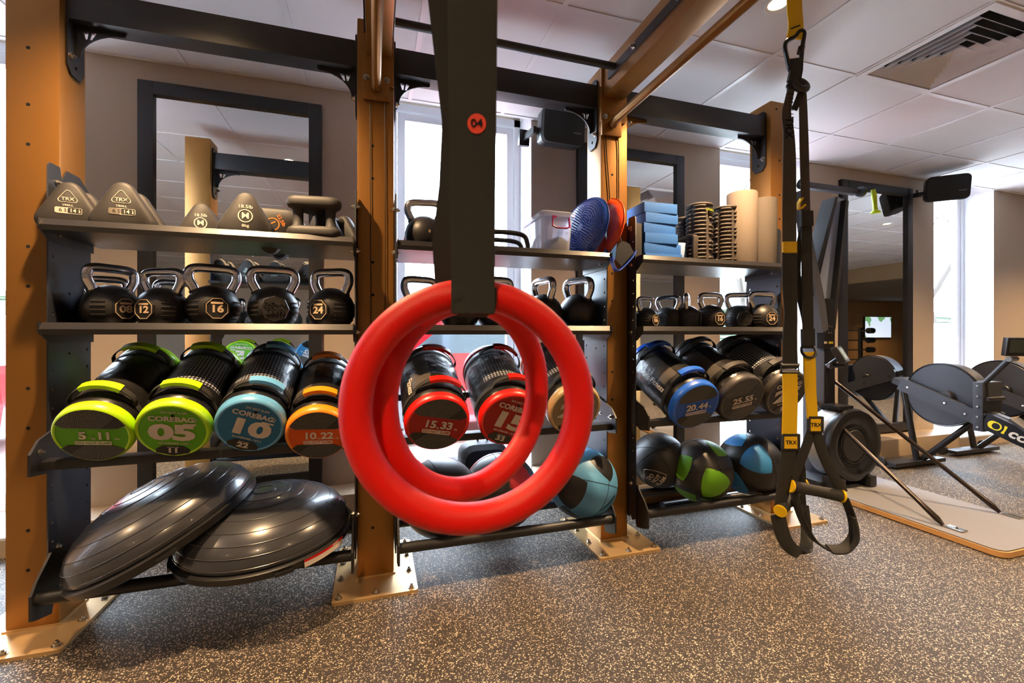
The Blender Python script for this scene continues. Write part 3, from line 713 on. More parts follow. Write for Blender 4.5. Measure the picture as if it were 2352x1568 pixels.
def corebag(px, py, r, kinds, kg, lb, rimc, facec, label, roll=0, L=.46, Y=1.80, side=None, rough=.35, tilt=25, yaw=0, dz=0):
    p = at(px, py, Y)+Vector((0, 0, dz)); t = thing('sandbag', label, 'sandbag', mat=T(p) @ RZ(yaw) @ RX(tilt) @ RY(roll), group='cylindrical weighted bags on the sloping trays')
    rim = M('rim_'+rimc, rimc, rough, vary=.04, coat=.3); face = M('face_'+facec, facec, .55, vary=.03)
    ax = Matrix.Rotation(-PI/2, 4, 'X')     # lathe z -> +y
    g = G(); g.lathe([(r*.95, .035), (r*.985, .045), (r*.985, .08), (r*1.0, L*.4), (r*.995, L*.7), (r*.985, L-.06), (r*.96, L-.035)], ax, 48); part('body', g.mesh('body', vinyl_b if kinds[0] == 'B' else vinyl_a), t)
    for y0, sgn, kd in ((0, 1, kinds[0]), (L, -1, kinds[1])):
        g = G(); prof = [(r*.86, .0), (r*.905, -.001), (r*.93, .001), (r*.965, .006), (r*.99, .018), (r*.995, .036), (r*.96, .043)]
        g.lathe([(q, y0+sgn*z) for q, z in prof], ax, 48, cap=False); part('rim', g.mesh('rim', rim), t, label='coloured end rim' if y0 == 0 else None)
        g = G(); g.lathe([(.001, 0), (r*.885, 0)], T((0, y0+sgn*.0012, 0)) @ ax, 48, cap=False); dsk = part('end_panel', g.mesh('face', face), t)
        for nm, me in bag_face(kd, face, kg, lb, r, rimc):
            part(nm, me, dsk, mat=T((0, y0-sgn*.0006, 0)) @ (Matrix() if sgn == 1 else RZ(180)) @ FRONT)
    # webbing bands and two carry handles over the top
    def over(y, a0, a1, rr, w, n=12): return [Vector((rr*math.sin(a0+(a1-a0)*i/n), y, rr*math.cos(a0+(a1-a0)*i/n))) for i in range(n+1)]
    for hy in (.085, L-.085):
        g = G(); g.lathe([(r*1.004, hy-.012), (r*1.012, hy-.010), (r*1.012, hy+.010), (r*1.004, hy+.012)], ax, 48, cap=False); part('webbing_band', g.mesh('b', web), t)
        pts = []; n = 18
        for i in range(n+1):
            a = math.radians(-52+104*i/n); q = math.sin(PI*i/n)**.55; pts.append(Vector(((r*1.012+.03*q)*math.sin(a), hy, (r*1.012+.03*q)*math.cos(a))))
        g = G(); g.ribbon(pts[13:], .024, .004, (0, 1, 0)); part('handle_strap', g.mesh('h', web), t)
        g = G(); g.ribbon(pts[:6], .024, .004, (0, 1, 0)); h = part('handle_strap', g.mesh('h', web), t)
        g = G(); g.ribbon(pts[5:14], .034, .014, (0, 1, 0)); part('grip', g.mesh('h', rim, 60), h)
    if side:
        txt, a = side; g = G(); g.add(text_mesh(txt, .042, .001, .012, 1.0, shear=.25, align='CENTER'))
        def wrap(v):
            th = math.radians(a)+v.y/r; return Vector(((r*1.003+v.z)*math.sin(th), .2-v.x, (r*1.003+v.z)*math.cos(th)))
        g.warp(wrap); part('side_lettering', g.mesh('s', offw, flat=True), t)
    return t
corebag(212, 1000, .112, 'AB', '5', '11', '#b4e60c', '#5aa80a', 'lime green sandbag marked 5 kg 11 lbs, leftmost in the left bay', 6)
corebag(397, 990, .114, 'BA', '05', '11', '#b4e60c', '#5aa80a', 'lime green sandbag with a big 05 on its end', 8)
corebag(574, 980, .117, 'BA', '10', '22', '#62a8dc', '#1f6c9c', 'light blue sandbag with a big 10 on its end', 22)
corebag(730, 1000, .116, 'AB', '10', '22', '#f78a12', '#d4510f', 'orange sandbag marked 10 kg 22 lbs beside the middle post', 3)
corebag(1006, 975, .134, 'AB', '15', '33', '#e8170c', '#9c0808', 'red sandbag marked 15 kg 33 lbs, left one seen through the ring', 12, side=('Life Fitness', -62))
corebag(1172, 965, .136, 'BA', '15', '33', '#e8170c', '#9c0808', 'red sandbag with a big 15 on its end, seen through the ring', 21, yaw=-1)
corebag(1322, 943, .128, 'BA', '20', '44', '#bfa878', '#8a7a5a', 'beige sandbag with a big 20, between the red ring and the post', 8)
corebag(1600, 934, .135, 'AB', '20', '44', '#1f63d8', '#1a55c0', 'blue rimmed sandbag marked 20 kg 44 lbs in the right bay', -8, side=('Life Fitness', -68))
corebag(1706, 918, .135, 'AB', '25', '55', '#3a3533', '#2c2928', 'all black sandbag marked 25 kg 55 lbs', -12, rough=.45)
corebag(1808, 905, .133, 'BA', '25', '55', '#3a3533', '#2c2928', 'black sandbag with a big 25 behind the yellow straps', -10, rough=.45)

# ------------------------------------------------------------ half-dome balance trainers
domem = M('dome_rubber', '#34353a', .26, 0, bump=(9, .15), vary=.06, coat=.2)
def dome(mat, label, sticker):
    t = thing('balance_dome', label, 'balance trainer', mat=mat, group='half-dome balance trainers on the bottom rails')
    g = G(); g.lathe([(.05, .014), (.27, .014), (.30, .016), (.310, .022), (.314, .034), (.318, .047), (.308, .052), (.29, .05)], seg=64); b = part('base', g.mesh('b', plastic), t)
    prof = [(.292, .046)]+[(max(.001, .304*math.cos(math.radians(q_))), .06+.162*math.sin(math.radians(q_))) for q_ in (0, 12, 24, 36, 48, 60, 70, 80, 90)]
    sp = smooth([(a, b_, 0) for a, b_ in prof], 4); g = G(); g.lathe([(max(.001, v.x), v.y) for v in sp], seg=64); part('dome', g.mesh('d', domem, 80), t)
    g = G()
    for k in range(8):
        i = 5+k*4; v = sp[min(i, len(sp)-1)]
        if v.x > .03: g.torus(T((0, 0, v.y)), v.x+.0005, .0017, 64, 6)
    part('ridges', g.mesh('r', domem), t, kind='stuff')
    for a in (200, 290, 20, 110):
        g = G(); m = RZ(a); g.box(.30, .3215, -.03, .03, .022, .036, m, bevel=.003); part('side_grip', g.mesh('g', plastic), b)
    if sticker:
        g = G(); g.rings([[Vector((.319*math.cos(a), .319*math.sin(a), z)) for z in (.018, .046)] for a in (math.radians(-58+i*4) for i in range(9))], False, False, False); s_ = part('warning_label', g.mesh('s', offw), t)
        g = G(); g.rings([[Vector((.3195*math.cos(a), .3195*math.sin(a), z)) for z in (.037, .046)] for a in (math.radians(-58+i*4) for i in range(9))], False, False, False); part('label_band', g.mesh('s', redp), s_)
        g = G(); g.add(text_mesh('WARNING', .007, .0005, .02), RZ(-34) @ T((.3197, 0, .0415)) @ RZ(90) @ FRONT); part('lettering', g.mesh('s', offw, flat=True), s_)
dome(T((-.40, 1.985, .215)) @ RX(3) @ RY(-3), 'black half-dome trainer with a warning label, lying nearer the middle post', True)
dome(T((-.722, 2.0, .285)) @ RX(4) @ RY(-26.5), 'black half-dome trainer propped at a slant beside the left post', False)

# ------------------------------------------------------------ wall balls
def reuleaux(r, n=8):
    P3 = [(r*math.cos(PI/2+2*PI*k/3), r*math.sin(PI/2+2*PI*k/3)) for k in range(3)]; R = r*math.sqrt(3)*1.15; out = []
    for k in range(3):
        a, b = Vector(P3[k]), Vector(P3[(k+1) % 3]); mid = (a+b)/2; d = (b-a); h = math.sqrt(R*R-(d.length/2)**2); nrm = Vector((-d.y, d.x)).normalized(); c = mid+nrm*h
        a0 = math.atan2((a-c).y, (a-c).x); a1 = math.atan2((b-c).y, (b-c).x)
        while a1 < a0-PI: a1 += 2*PI
        while a1 > a0+PI: a1 -= 2*PI
        out += [(c.x+R*math.cos(a0+(a1-a0)*i/n), c.y+R*math.sin(a0+(a1-a0)*i/n)) for i in range(n)]
    return out
def patch(R, d, roll, size, outline=None, lift=.0012):
    """curved panel on a ball of radius R around direction d"""
    q = Vector((0, 0, 1)).rotation_difference(Vector(d).normalized()).to_matrix().to_4x4() @ RZ(roll)
    ol = outline or reuleaux(size); g = G(); rg = []
    for k in range(1, 9):
        rg.append([q @ ((Vector((x*k/8, y*k/8, R)).normalized())*(R+(lift if k < 8 else lift*.1))) for x, y in ol])
    g.rings(rg, True, True, False); return g
def sph_wrap(g, R, d, roll, lift=.001):
    q = Vector((0, 0, 1)).rotation_difference(Vector(d).normalized()).to_matrix().to_4x4() @ RZ(roll)
    return g.warp(lambda v: q @ (Vector((v.x, v.y, R)).normalized()*(R+lift+v.z)))
def seam(R, n, r=.0011):
    q = Vector((0, 0, 1)).rotation_difference(Vector(n).normalized()).to_matrix().to_4x4(); return G().torus(q, R, r, 64, 5)
leather = M('ball_leather_black', '#1f1d1d', .42, 0, bump=(260, .25))
def wall_ball(p, R, base, label, panels=(), seams=((1, 0, .2), (.2, 1, 0), (0, .3, 1)), stitch=None, text=None):
    t = thing('wall_ball', label, 'medicine ball', p, group='wall balls resting on the bottom rails')
    g = G(); g.sphere((0, 0, 0), R, 48, 28); b = part('cover', g.mesh('c', base, 80), t)
    for (d, roll, size, m) in panels: part('panel', patch(R, d, roll, size).mesh('p', m, 80), t)
    for n in seams: part('seam', seam(R, n).mesh('s', holem), t)
    if stitch:
        d, roll, m = stitch; g = G(); q = Vector((0, 0, 1)).rotation_difference(Vector(d).normalized()).to_matrix().to_4x4() @ RZ(roll)
        g.tube([q @ (Vector((-.05+.1*i/24, .006*(-1)**i, R)).normalized()*(R+.0015)) for i in range(25)], .0016, 5); part('stitching', g.mesh('s', m), t)
    if text:
        d, roll = text; g = G(); ol = reuleaux(.074); inn = [(x*.95, y*.95) for x, y in ol]; g.add(curve_mesh([ol, inn], .001)); g.add(text_mesh('DO\nNOT\nSLAM', .030, .001, .02, 1.1, align='LEFT', line=.95), T((-.034, -.010, 0)))
        sph_wrap(g, R, d, roll); part('lettering', g.mesh('s', offw, flat=True), t)
    return t
def ball_c(px, py, Y): return at(px, py, Y)
RZc = .178+.0215; 
def rest(R):   # height of a ball centre on the two rails
    h = .1275; return .178+math.sqrt((R+.0215)**2-h*h)
bgreen = M('ball_green', '#5d9a12', .5, 0, bump=(260, .2)); bblue = M('ball_blue', '#2f7fc0', .5, 0, bump=(260, .2)); blight = M('ball_light_blue', '#5c9fd0', .42, 0, bump=(260, .2)); bred = M('ball_red', '#b0152a', .45, 0, bump=(260, .2))
def wb(px, R, *a, Y=1.9925, z=None, **k):
    p = at(px, 0, Y); return wall_ball((p[0], Y, z or rest(R)), R, *a, **k)
wb(1012, .172, leather, 'plain black wall ball at the left end of the middle bay bottom', seams=((1, .2, .3), (.3, .2, 1), (.5, 1, -.4)))
wb(1150, .172, leather, 'black wall ball with red panels seen through the ring', panels=(((.35, -.75, .6), 20, .085, bred), ((.8, -.2, -.3), 60, .085, bred), ((-.5, .5, .7), 0, .085, bred)))
wb(1338, .17, blight, 'light blue wall ball with black panels beside the third post', panels=(((-.74, -.65, .05), 10, .112, leather), ((.36, -.66, .65), 80, .085, leather), ((-.53, -.19, -.8), 30, .10, leather), ((.2, .5, .85), 0, .09, leather)), seams=((.3, .3, 1), (1, .3, -.3)), stitch=((.35, -.85, -.35), 62, M('stitch_black', '#111111', .7)))
wb(1513, .150, leather, 'black wall ball printed DO NOT SLAM, left in the right bay', Y=2.12, z=.352, text=((-.61, -.60, -.42), 6), seams=((1, -.3, .6), (-.2, 1, .9), (.6, .5, 1)), stitch=((-.35, -.7, .62), 0, M('stitch_black', '#111111', .7)))
wb(1608, .166, leather, 'black wall ball with green panels, middle of the right bay bottom', panels=(((-.23, -.96, -.15), 15, .108, bgreen), ((.30, -.45, .83), 30, .08, bgreen), ((-.95, -.2, .3), 0, .085, bgreen), ((-.62, -.1, -.7), 90, .085, bgreen)), stitch=((-.2, -.7, -.66), -8, bgreen))
wb(1722, .170, leather, 'black wall ball with blue panels, right end of the right bay bottom', panels=(((-.47, -.78, .4), 75, .105, bblue), ((-.82, -.16, -.53), 20, .10, bblue), ((-.5, .1, .9), 30, .085, bblue)))
# loose things near the floor
g = G(); p0, p1 = at(1470, 1192, 2.32), at(1752, 1160, 2.5); zr = .06
g = G(); g.cyl((p0[0], 2.38, zr), (p1[0]+.02, 2.42, zr), .058, seg=28)
o = part('foam_roller', g.mesh('r', M('tan_foam', '#9a7448', .7, bump=(300, .4))), None); single(o, 'tan foam roller lying on the floor under the right bay', 'foam roller')
g = G(); g.cyl((p0[0]+.1, 2.24, .032), (p1[0]-.12, 2.25, .032), .03, seg=20); o = part('floor_bar', g.mesh('r', blackg), None); single(o, 'thin black bar lying on the floor in front of the tan roller', 'bar')
# rucksack on the window sill behind the balls
t = thing('rucksack', 'dark rucksack standing behind the wall balls in the middle bay', 'bag'); p = at(1108, 1050, 2.5)
o_ = rrect(-.14, .14, 0, .44, .07); g = G(); g.loft(o_, [(.85, 2.40), (.97, 2.43), (1, 2.5), (.95, 2.56), (.8, 2.58)], T((p[0], 0, .0))); part('bag_body', g.mesh('b', M('nylon_dark', '#1b1e26', .55, bump=(500, .4))), t)
g = G(); g.loft([(x*.7, z*.5) for x, z in o_], [(.9, 2.375), (1, 2.385), (1, 2.41)], T((p[0], 0, .03))); part('front_pocket', g.mesh('b', M('nylon_dark', '#1b1e26')), t)
g = G(); g.tube(smooth([(p[0]-.03, 2.5, .43), (p[0]-.02, 2.5, .475), (p[0]+.02, 2.5, .475), (p[0]+.03, 2.5, .43)]), .006, 8); part('loop', g.mesh('b', web), t)
g = G(); g.add(text_mesh('III', .04, .001, .02), T((p[0]+.04, 2.399, .30)) @ FRONT); part('logo', g.mesh('b', M('print_grey', '#9a9a9a')), t); settle(t, (p[0], 2.5, 0))

# ------------------------------------------------------------ middle bay top shelf
def tub():
    a, b = at(1262, 0, 2.03)[0], at(1322, 0, 1.98)[0]; t = thing('storage_tub', 'clear plastic tub with pink latches on the middle bay top shelf', 'storage tub', (0, 0, 0))
    tubm = glassy('clear_plastic', (.86, .87, .92, 1)); nt = tubm.node_tree
    df = nt.nodes.new('ShaderNodeBsdfDiffuse'); df.inputs[0].default_value = (.82, .84, .92, 1); m2 = nt.nodes.new('ShaderNodeMixShader'); m2.inputs[0].default_value = .30
    ou = [n for n in nt.nodes if n.type == 'OUTPUT_MATERIAL'][0]; mx = [n for n in nt.nodes if n.type == 'MIX_SHADER' and n != m2][0]
    nt.links.new(mx.outputs[0], m2.inputs[1]); nt.links.new(df.outputs[0], m2.inputs[2]); nt.links.new(m2.outputs[0], ou.inputs[0])
    x0, x1, y0, y1 = .50, .735, 1.93, 2.21; z0 = 1.4145
    x0, x1 = at(1246, 0, 1.93)[0], at(1318, 0, 1.93)[0]
    def ring(f, z): return [Vector((x, y, z)) for x, y in rrect(x0-f, x1+f, y0-f, y1+f, .025)]
    g = G(); g.rings([ring(-.018, z0), ring(-.012, z0+.01), ring(0, z0+.185), ring(.006, z0+.19), ring(.006, z0+.196), ring(-.002, z0+.196), ring(-.016, z0+.012)], cap0=True, cap1=True); part('box', g.mesh('b', tubm), t)
    g = G(); g.rings([ring(.010, z0+.192), ring(.012, z0+.208), ring(-.004, z0+.218), ring(-.03, z0+.218)]); part('lid', g.mesh('b', tubm), t)
    pink = M('pink_plastic', '#a3125c', .35)
    g = G(); xm = (x0+x1)/2+.005; g.tube([(xm-.038, y0-.012, z0+.185), (xm-.040, y0-.016, z0+.142), (xm-.02, y0-.016, z0+.134), (xm+.03, y0-.016, z0+.134), (xm+.046, y0-.016, z0+.14), (xm+.044, y0-.012, z0+.185)], .0045, 8); g.box(xm-.04, xm-.02, y0-.016, y0-.008, z0+.18, z0+.19); part('latch', g.mesh('l', pink), t)
    for k, (dx, dy, r_, c) in enumerate(((-.02, .09, .045, '#3d5a86'), (.035, .06, .05, '#5b5a55'), (.0, .16, .045, '#6b6a64'), (.06, .14, .04, '#a04030'), (-.03, .2, .04, '#35507a'))):
        g = G(); g.sphere((xm+dx*.7, y0+dy+.01, z0+.012+r_), r_, 16, 10, (1, 1, .95)); o = part('massage_ball', g.mesh('m', M('ball_'+c, c, .6, bump=(200, .6))), None); single(o, ['blue ball inside the clear tub at the left', 'olive grey ball at the front of the clear tub', 'grey ball at the back of the clear tub', 'brick red ball at the right of the clear tub', 'dark blue ball at the back of the clear tub'][k], 'massage ball', 'balls inside the clear tub')
    settle(t, (xm, (y0+y1)/2, z0))
tub()
# balance discs
def disc(mat, m, spikes, label):
    t = thing('balance_disc', label, 'balance disc', mat=mat)
    R = .165; g = G(); g.lathe([(.001, .030), (.08, .029), (.13, .024), (.155, .014), (R, 0), (.155, -.014), (.13, -.024), (.08, -.029), (.001, -.030)], seg=56); part('cushion', g.mesh('d', m, 60), t)
    g = G(); g.torus(T((0, 0, 0)), R+.001, .003, 64, 8); part('edge_seam', g.mesh('s', m), t)
    if spikes:
        g = G()
        for k in range(2, 13):
            rr = k*.0126; z = .030-.0165*(rr/.155)**3; n = int(2*PI*rr/.0135)
            for i in range(n):
                a = 2*PI*i/n; c = Vector((rr*math.cos(a), rr*math.sin(a), z))
                g.rings([[c+Vector((.0046*math.cos(b), .0046*math.sin(b), -.001)) for b in (0, PI/2, PI, 3*PI/2)], [c+Vector((.0022*math.cos(b), .0022*math.sin(b), .0055)) for b in (0, PI/2, PI, 3*PI/2)]], cap0=False)
        part('nubs', g.mesh('n', m, flat=True), t, kind='stuff')
dblue = M('disc_blue_vinyl', '#163f9e', .25, vary=.05, coat=.3); dor = M('disc_orange_vinyl', '#f04a10', .3, vary=.06, coat=.4)
p = at(1342, 522, 2.03); disc(T((p[0], 2.03, S1+.166)) @ RZ(16) @ RY(-76), dblue, True, 'dark blue dimpled balance disc standing on edge beside the clear tub')
p = at(1380, 525, 2.03); disc(T((p[0], 2.03, S1+.168)) @ RZ(12) @ RY(-76), dor, False, 'glossy orange balance disc standing behind the blue dimpled one')
bfoam = M('blue_eva_foam', '#2262b4', .7, bump=(400, .4), vary=.05); bfoam2 = M('pale_blue_foam', '#93a9cf', .7, bump=(400, .4))
# wedge
p = at(1400, 590, 1.93); t = thing('foam_wedge', 'blue foam wedge leaning by the third post', 'foam block'); g = G()
g.rings([[Vector(q) for q in ((p[0]-.035, 1.93, S1), (p[0]+.03, 1.93, S1), (p[0]+.056, 1.93, S1+.195), (p[0]+.024, 1.93, S1+.19))], [Vector(q) for q in ((p[0]-.05, 2.12, S1), (p[0]+.02, 2.12, S1), (p[0]+.05, 2.12, S1+.195), (p[0]+.018, 2.12, S1+.19))]]); part('wedge_block', g.mesh('w', bfoam, flat=True), t); settle(t, (p[0], 2.0, S1))
# hanging band and pouch at the third post
t = thing('resistance_band', 'blue loop band with a black pouch hanging at the third post', 'resistance band')
g = G(); g.ribbon(smooth([at(1404, 590, 1.86), at(1408, 610, 1.855), at(1418, 622, 1.85), at(1434, 610, 1.855), at(1450, 592, 1.86), at(1458, 578, 1.87)], 5), .03, .005, (0, 1, 0)); part('band_loop', g.mesh('b', M('band_blue', '#1740a8', .5, vary=.04)), t)
g = G(); g.rings([[at(x, y, Y_) for x, y in ((1421, 560), (1432, 553), (1446, 560), (1456, 580), (1444, 594), (1428, 612), (1414, 596), (1416, 575))] for Y_ in (1.85, 1.90)]); part('pouch', g.mesh('b', M('nylon_dark', '#1b1e26')), t)
g = G(); g.tube(smooth([at(1424, 508, 1.93), at(1424, 535, 1.9), at(1428, 558, 1.88)]), .0016, 6); part('cord', g.mesh('b', web), t); settle(t, at(1435, 590, 1.87))
# push-up bars and red cone behind the ring strap
for k, (pa, pb, zt, Y_, lb) in enumerate((((1105, 1211), 0, 1.53, 2.02, 'black tubular push-up bar, front one right of the ring strap'), ((1098, 1199), 0, 1.52, 2.15, 'black tubular push-up bar, rear one right of the ring strap'))):
    x0, x1 = at(pa[0], 0, Y_)[0], at(pa[1], 0, Y_)[0]; t = thing('push_up_bar', lb, 'exercise bar', group='push-up bars on the middle bay top shelf')
    g = G(); g.tube(smooth([(x0, Y_, S1+.02), (x0, Y_, zt-.04), (x0+.035, Y_, zt), (x1-.035, Y_, zt), (x1, Y_, zt-.04), (x1, Y_, S1+.02)], 6), .0115, 12); part('bar', g.mesh('b', black), t)
    for x in (x0, x1): g = G(); g.tube([(x, Y_-.05, S1+.012), (x, Y_+.05, S1+.012)], .012, 10); part('foot', g.mesh('f', rubber), t)
    settle(t, ((x0+x1)/2, Y_, S1))
p = at(938, 0, 2.17); g = G(); g.lathe([(.055, 0), (.055, .006), (.038, .008), (.008, .15), (.001, .152)], T((p[0], 2.165, S1)), 24); o = part('marker_cone', g.mesh('c', M('cone_red', '#e02a12', .4)), None); single(o, 'small red marker cone behind the top shelf kettlebell', 'cone')

# ------------------------------------------------------------ right bay top shelf
zb = S1
x0, x1 = 1.318, 1.508
for k in range(6):
    dx, dy, ry = ((0, 0, 0), (-.006, .004, 1), (.002, .0, -1), (-.008, .006, 1.5), (.004, .002, 0), (0, .0, -2))[k]
    e = .0 if k > 1 else .03
    m = bfoam; g = G(); g.box(-.097, .097+e, -.10, .10, 0, .0515, bevel=.0025); o = part('yoga_block', g.mesh('b', m), None, mat=T((1.413+dx, 2.05+dy, zb+k*.052)) @ RZ(ry))
    single(o, ['blue foam block at the bottom of the stack', 'blue foam block second from the bottom, wider to the right', 'blue foam block third from the bottom', 'blue foam block fourth from the bottom', 'blue foam block second from the top', 'blue foam block on top of the stack'][k], 'foam block', 'blue foam blocks stacked in the right bay')
g = G(); g.box(0, .05, -.1, .1, 0, .125, bevel=.003); o = part('yoga_block', g.mesh('b', bfoam2), None, mat=T((1.545, 2.09, zb))); single(o, 'pale blue foam block standing upright right of the stack', 'foam block')
g = G(); g.ribbon(smooth([(1.60, 1.93, zb+.002), (1.60, 1.93, zb+.1), (1.61, 1.95, zb+.155), (1.615, 2.1, zb+.155)], 4), .03, .014, (1, 0, .0)); o = part('foam_pad', g.mesh('p', M('dark_brown_foam', '#2a211c', .85, bump=(400, .5))), None); single(o, 'dark brown folded pad in front of the ridged rollers', 'foam pad')
g = G(); g.box(1.262, 1.30, 1.955, 2.06, zb, zb+.20, bevel=.006); o = part('black_block', g.mesh('p', rubber2), None); single(o, 'black slab standing left of the blue foam stack', 'block'); o.name = 'foam_slab'
tread = M('roller_foam_dark', '#3e3530', .7, bump=(300, .4))
def grid_roller(px, Y, h, r, yaw, label, tag_):
    p = at(px, 0, Y); t = thing('ridged_roller', label, 'foam roller', (p[0], Y, S1), (0, 0, math.radians(yaw)), group='ridged foam rollers in the right bay')
    g = G(); g.lathe([(r*.72, 0), (r*.93, 0), (r*.93, h), (r*.72, h)], seg=40); g.cyl((0, 0, 0), (0, 0, .01), r*.72, seg=30); part('core', g.mesh('c', tread), t)
    g = G(); n = 15; pitch = (h-.02)/n
    for k in range(n):
        z = .012+pitch*(k+.5)
        for a0, a1, mode in ((-160, -95, 0), (-82, -48, 1), (-44, -10, 1), (0, 60, 0), (70, 130, 1), (140, 195, 0)):
            if mode and k % 4 == 2: continue
            pts = [(r*.94*math.cos(math.radians(a)), r*.94*math.sin(math.radians(a)), z) for a in [a0+(a1-a0)*i/6 for i in range(7)]]
            g.tube(pts, [.003]+[pitch*.40]*5+[.003], 8)
    part('ridges', g.mesh('r', tread), t, kind='stuff')
    g = G(); g.torus(T((0, 0, h-.008)), r*.94, .0085, 40, 8); g.torus(T((0, 0, .008)), r*.94, .0085, 40, 8); part('end_ring', g.mesh('e', tread), t, kind='stuff')
    if tag_:
        g = G(); a = [math.radians(-86+i*6) for i in range(8)]; g.rings([[Vector((r*1.075*math.cos(b), r*1.075*math.sin(b), z)) for z in (h-.06, h-.025)] for b in a], False, False, False); l = part('label_band', g.mesh('l', blackg), t)
        g = G(); g.add(text_mesh('RIDGE ROLLER', .0135, .0006, .015)); g.warp(lambda v: Vector(((r*1.085)*math.sin(v.x/r+math.radians(25)), -(r*1.085)*math.cos(v.x/r+math.radians(25)), h-.042+v.y))); part('lettering', g.mesh('l', M('print_lime', '#c8e018', .5), flat=True), l)
grid_roller(1606, 2.0, .337, .066, 0, 'dark ridged foam roller with a lime green printed tag', True)
grid_roller(1666, 2.0, .337, .064, 200, 'dark ridged foam roller beside the pale smooth rollers', False)
grid_roller(1568, 2.15, .30, .058, 120, 'dark ridged foam roller at the back behind the foam blocks', False)
def smooth_roller(px, Y, h, r, m, label):
    p = at(px, 0, Y); t = thing('smooth_roller', label, 'foam roller', (p[0], Y, S1)); g = G(); g.lathe([(r*.35, .004), (r*.97, 0), (r, .006), (r, h-.006), (r*.97, h), (r*.35, h-.004)], seg=40); part('roller_body', g.mesh('b', m, 40), t)
    g = G(); g.lathe([(r*.35, -.0), (r*.35, h-.03), (r*.34, h-.03)], seg=20); part('core_hole', g.mesh('c', holem), t)
smooth_roller(1704, 1.97, .415, .078, M('pale_foam', '#74685e', .8, bump=(350, .5)), 'tall pale grey smooth foam roller, left of the two')
smooth_roller(1752, 1.99, .40, .072, M('mid_foam', '#574e47', .8, bump=(350, .5)), 'tall darker grey smooth foam roller beside the right gold post')
# ------------------------------------------------------------ gymnastic rings close to the camera
RR, RT = .1035, .0143
def view_pt(x, k, z): return Vector((x*CS+k*SN, -x*SN+k*CS, z))
def gym_ring(x, k, z, phi, label, strap_pts, wdirs, widths, sticker):
    """x lateral, k distance; phi turns the ring about the vertical, left side nearer"""
    m = T(view_pt(x, k, z)) @ Matrix.Rotation(-YAW+phi, 4, 'Z') @ RX(90)
    t = thing('gymnastic_ring', label, 'gymnastic ring', mat=T(view_pt(x, k, z)), group='pair of red gymnastic rings')
    loc = T(-view_pt(x, k, z)); g = G(); g.torus(loc @ m, RR, RT, 96, 24); part('hoop', g.mesh('r', redp, 80), t)
    base = view_pt(x, k, z); g = G()
    g.ribbon([p-base for p in strap_pts], widths, .0022, wdirs); st = part('strap', g.mesh('s', M('ring_strap', '#1d2021', .8, bump=(1400, .6))), t)
    # loop of webbing round the hoop
    R_ = (Matrix.Rotation(-YAW+phi, 3, 'Z') @ Vector((1, 0, 0))); fwd = Matrix.Rotation(-YAW+phi, 3, 'Z') @ Vector((0, 1, 0))
    if sticker:
        lp = [fwd*(-(RT+.003)*math.cos(a))+Vector((0, 0, RR-(RT+.003)*math.sin(a))) for a in (PI*i/10*1.2-.3 for i in range(11))]
        off = strap_pts[0]-base-lp[0]
        g = G(); g.ribbon(lp, widths[0] if isinstance(widths, list) else widths, .0022, R_); part('strap_loop', g.mesh('s', M('ring_strap', '#1d2021')), t)
    return t, base
a0 = Vector((CS, -SN, 0))
p_lo = view_pt(-.0345, .3935, .9835+RR-.018); p_mid = view_pt(-.0345, .3925, .9835+RR+.01)
top = [view_pt(-.0332, .375, 1.19), view_pt(-.0310, .350, 1.30), view_pt(-.029, .33, 1.42), view_pt(-.02, .30, 1.7), view_pt(-.01, .33, 2.235)]
t1, b1 = gym_ring(-.036, .411, .9835, math.radians(-12)*-1, 'red gymnastic ring on a black strap, nearest the camera', [p_lo, p_mid]+top, [a0]*7, [.0385]*2+[.039]*5, True)
# sticker 04 on the front strap
c = atd(1095, 284, .3655); t = M('sticker_red', '#d8402c', .5)
g = G(); g.lathe([(.001, 0), (.0077, 0)], T(c-b1) @ Matrix.Rotation(-YAW, 4, 'Z') @ RX(90+12.8), 28, cap=False); s_ = part('number_sticker', g.mesh('s', t), t1)
g = G(); g.add(text_mesh('04', .0088, .0003, .02, 1.15), T(c-b1+Vector((-.0003*SN, -.0006, 0))) @ Matrix.Rotation(-YAW, 4, 'Z') @ RX(90+12.8)); part('number', g.mesh('s', blackg, flat=True), t1)
b2_ = (-.0456, .49, .984)
def vp(px, py, k): return atd(px, py, k)
rear = [vp(1046, 712, .478), vp(1040, 640, .468), vp(1036, 560, .455), vp(1052, 430, .45), vp(1060, 280, .44), vp(1046, 150, .43), vp(1030, 0, .42), vp(1028, -300, .41), vp(1090, -1500, .40)]
wd = [Vector((math.cos(a), math.sin(a), 0)) for a in (-.25, -.28, -.3, -.3, -.3, -.3, -.3, -.3, -.3)]
t2, b2 = gym_ring(*b2_, math.radians(42), 'red gymnastic ring turned sideways behind the first one', rear, wd, .0385, True)
for o in (t1, t2): pass
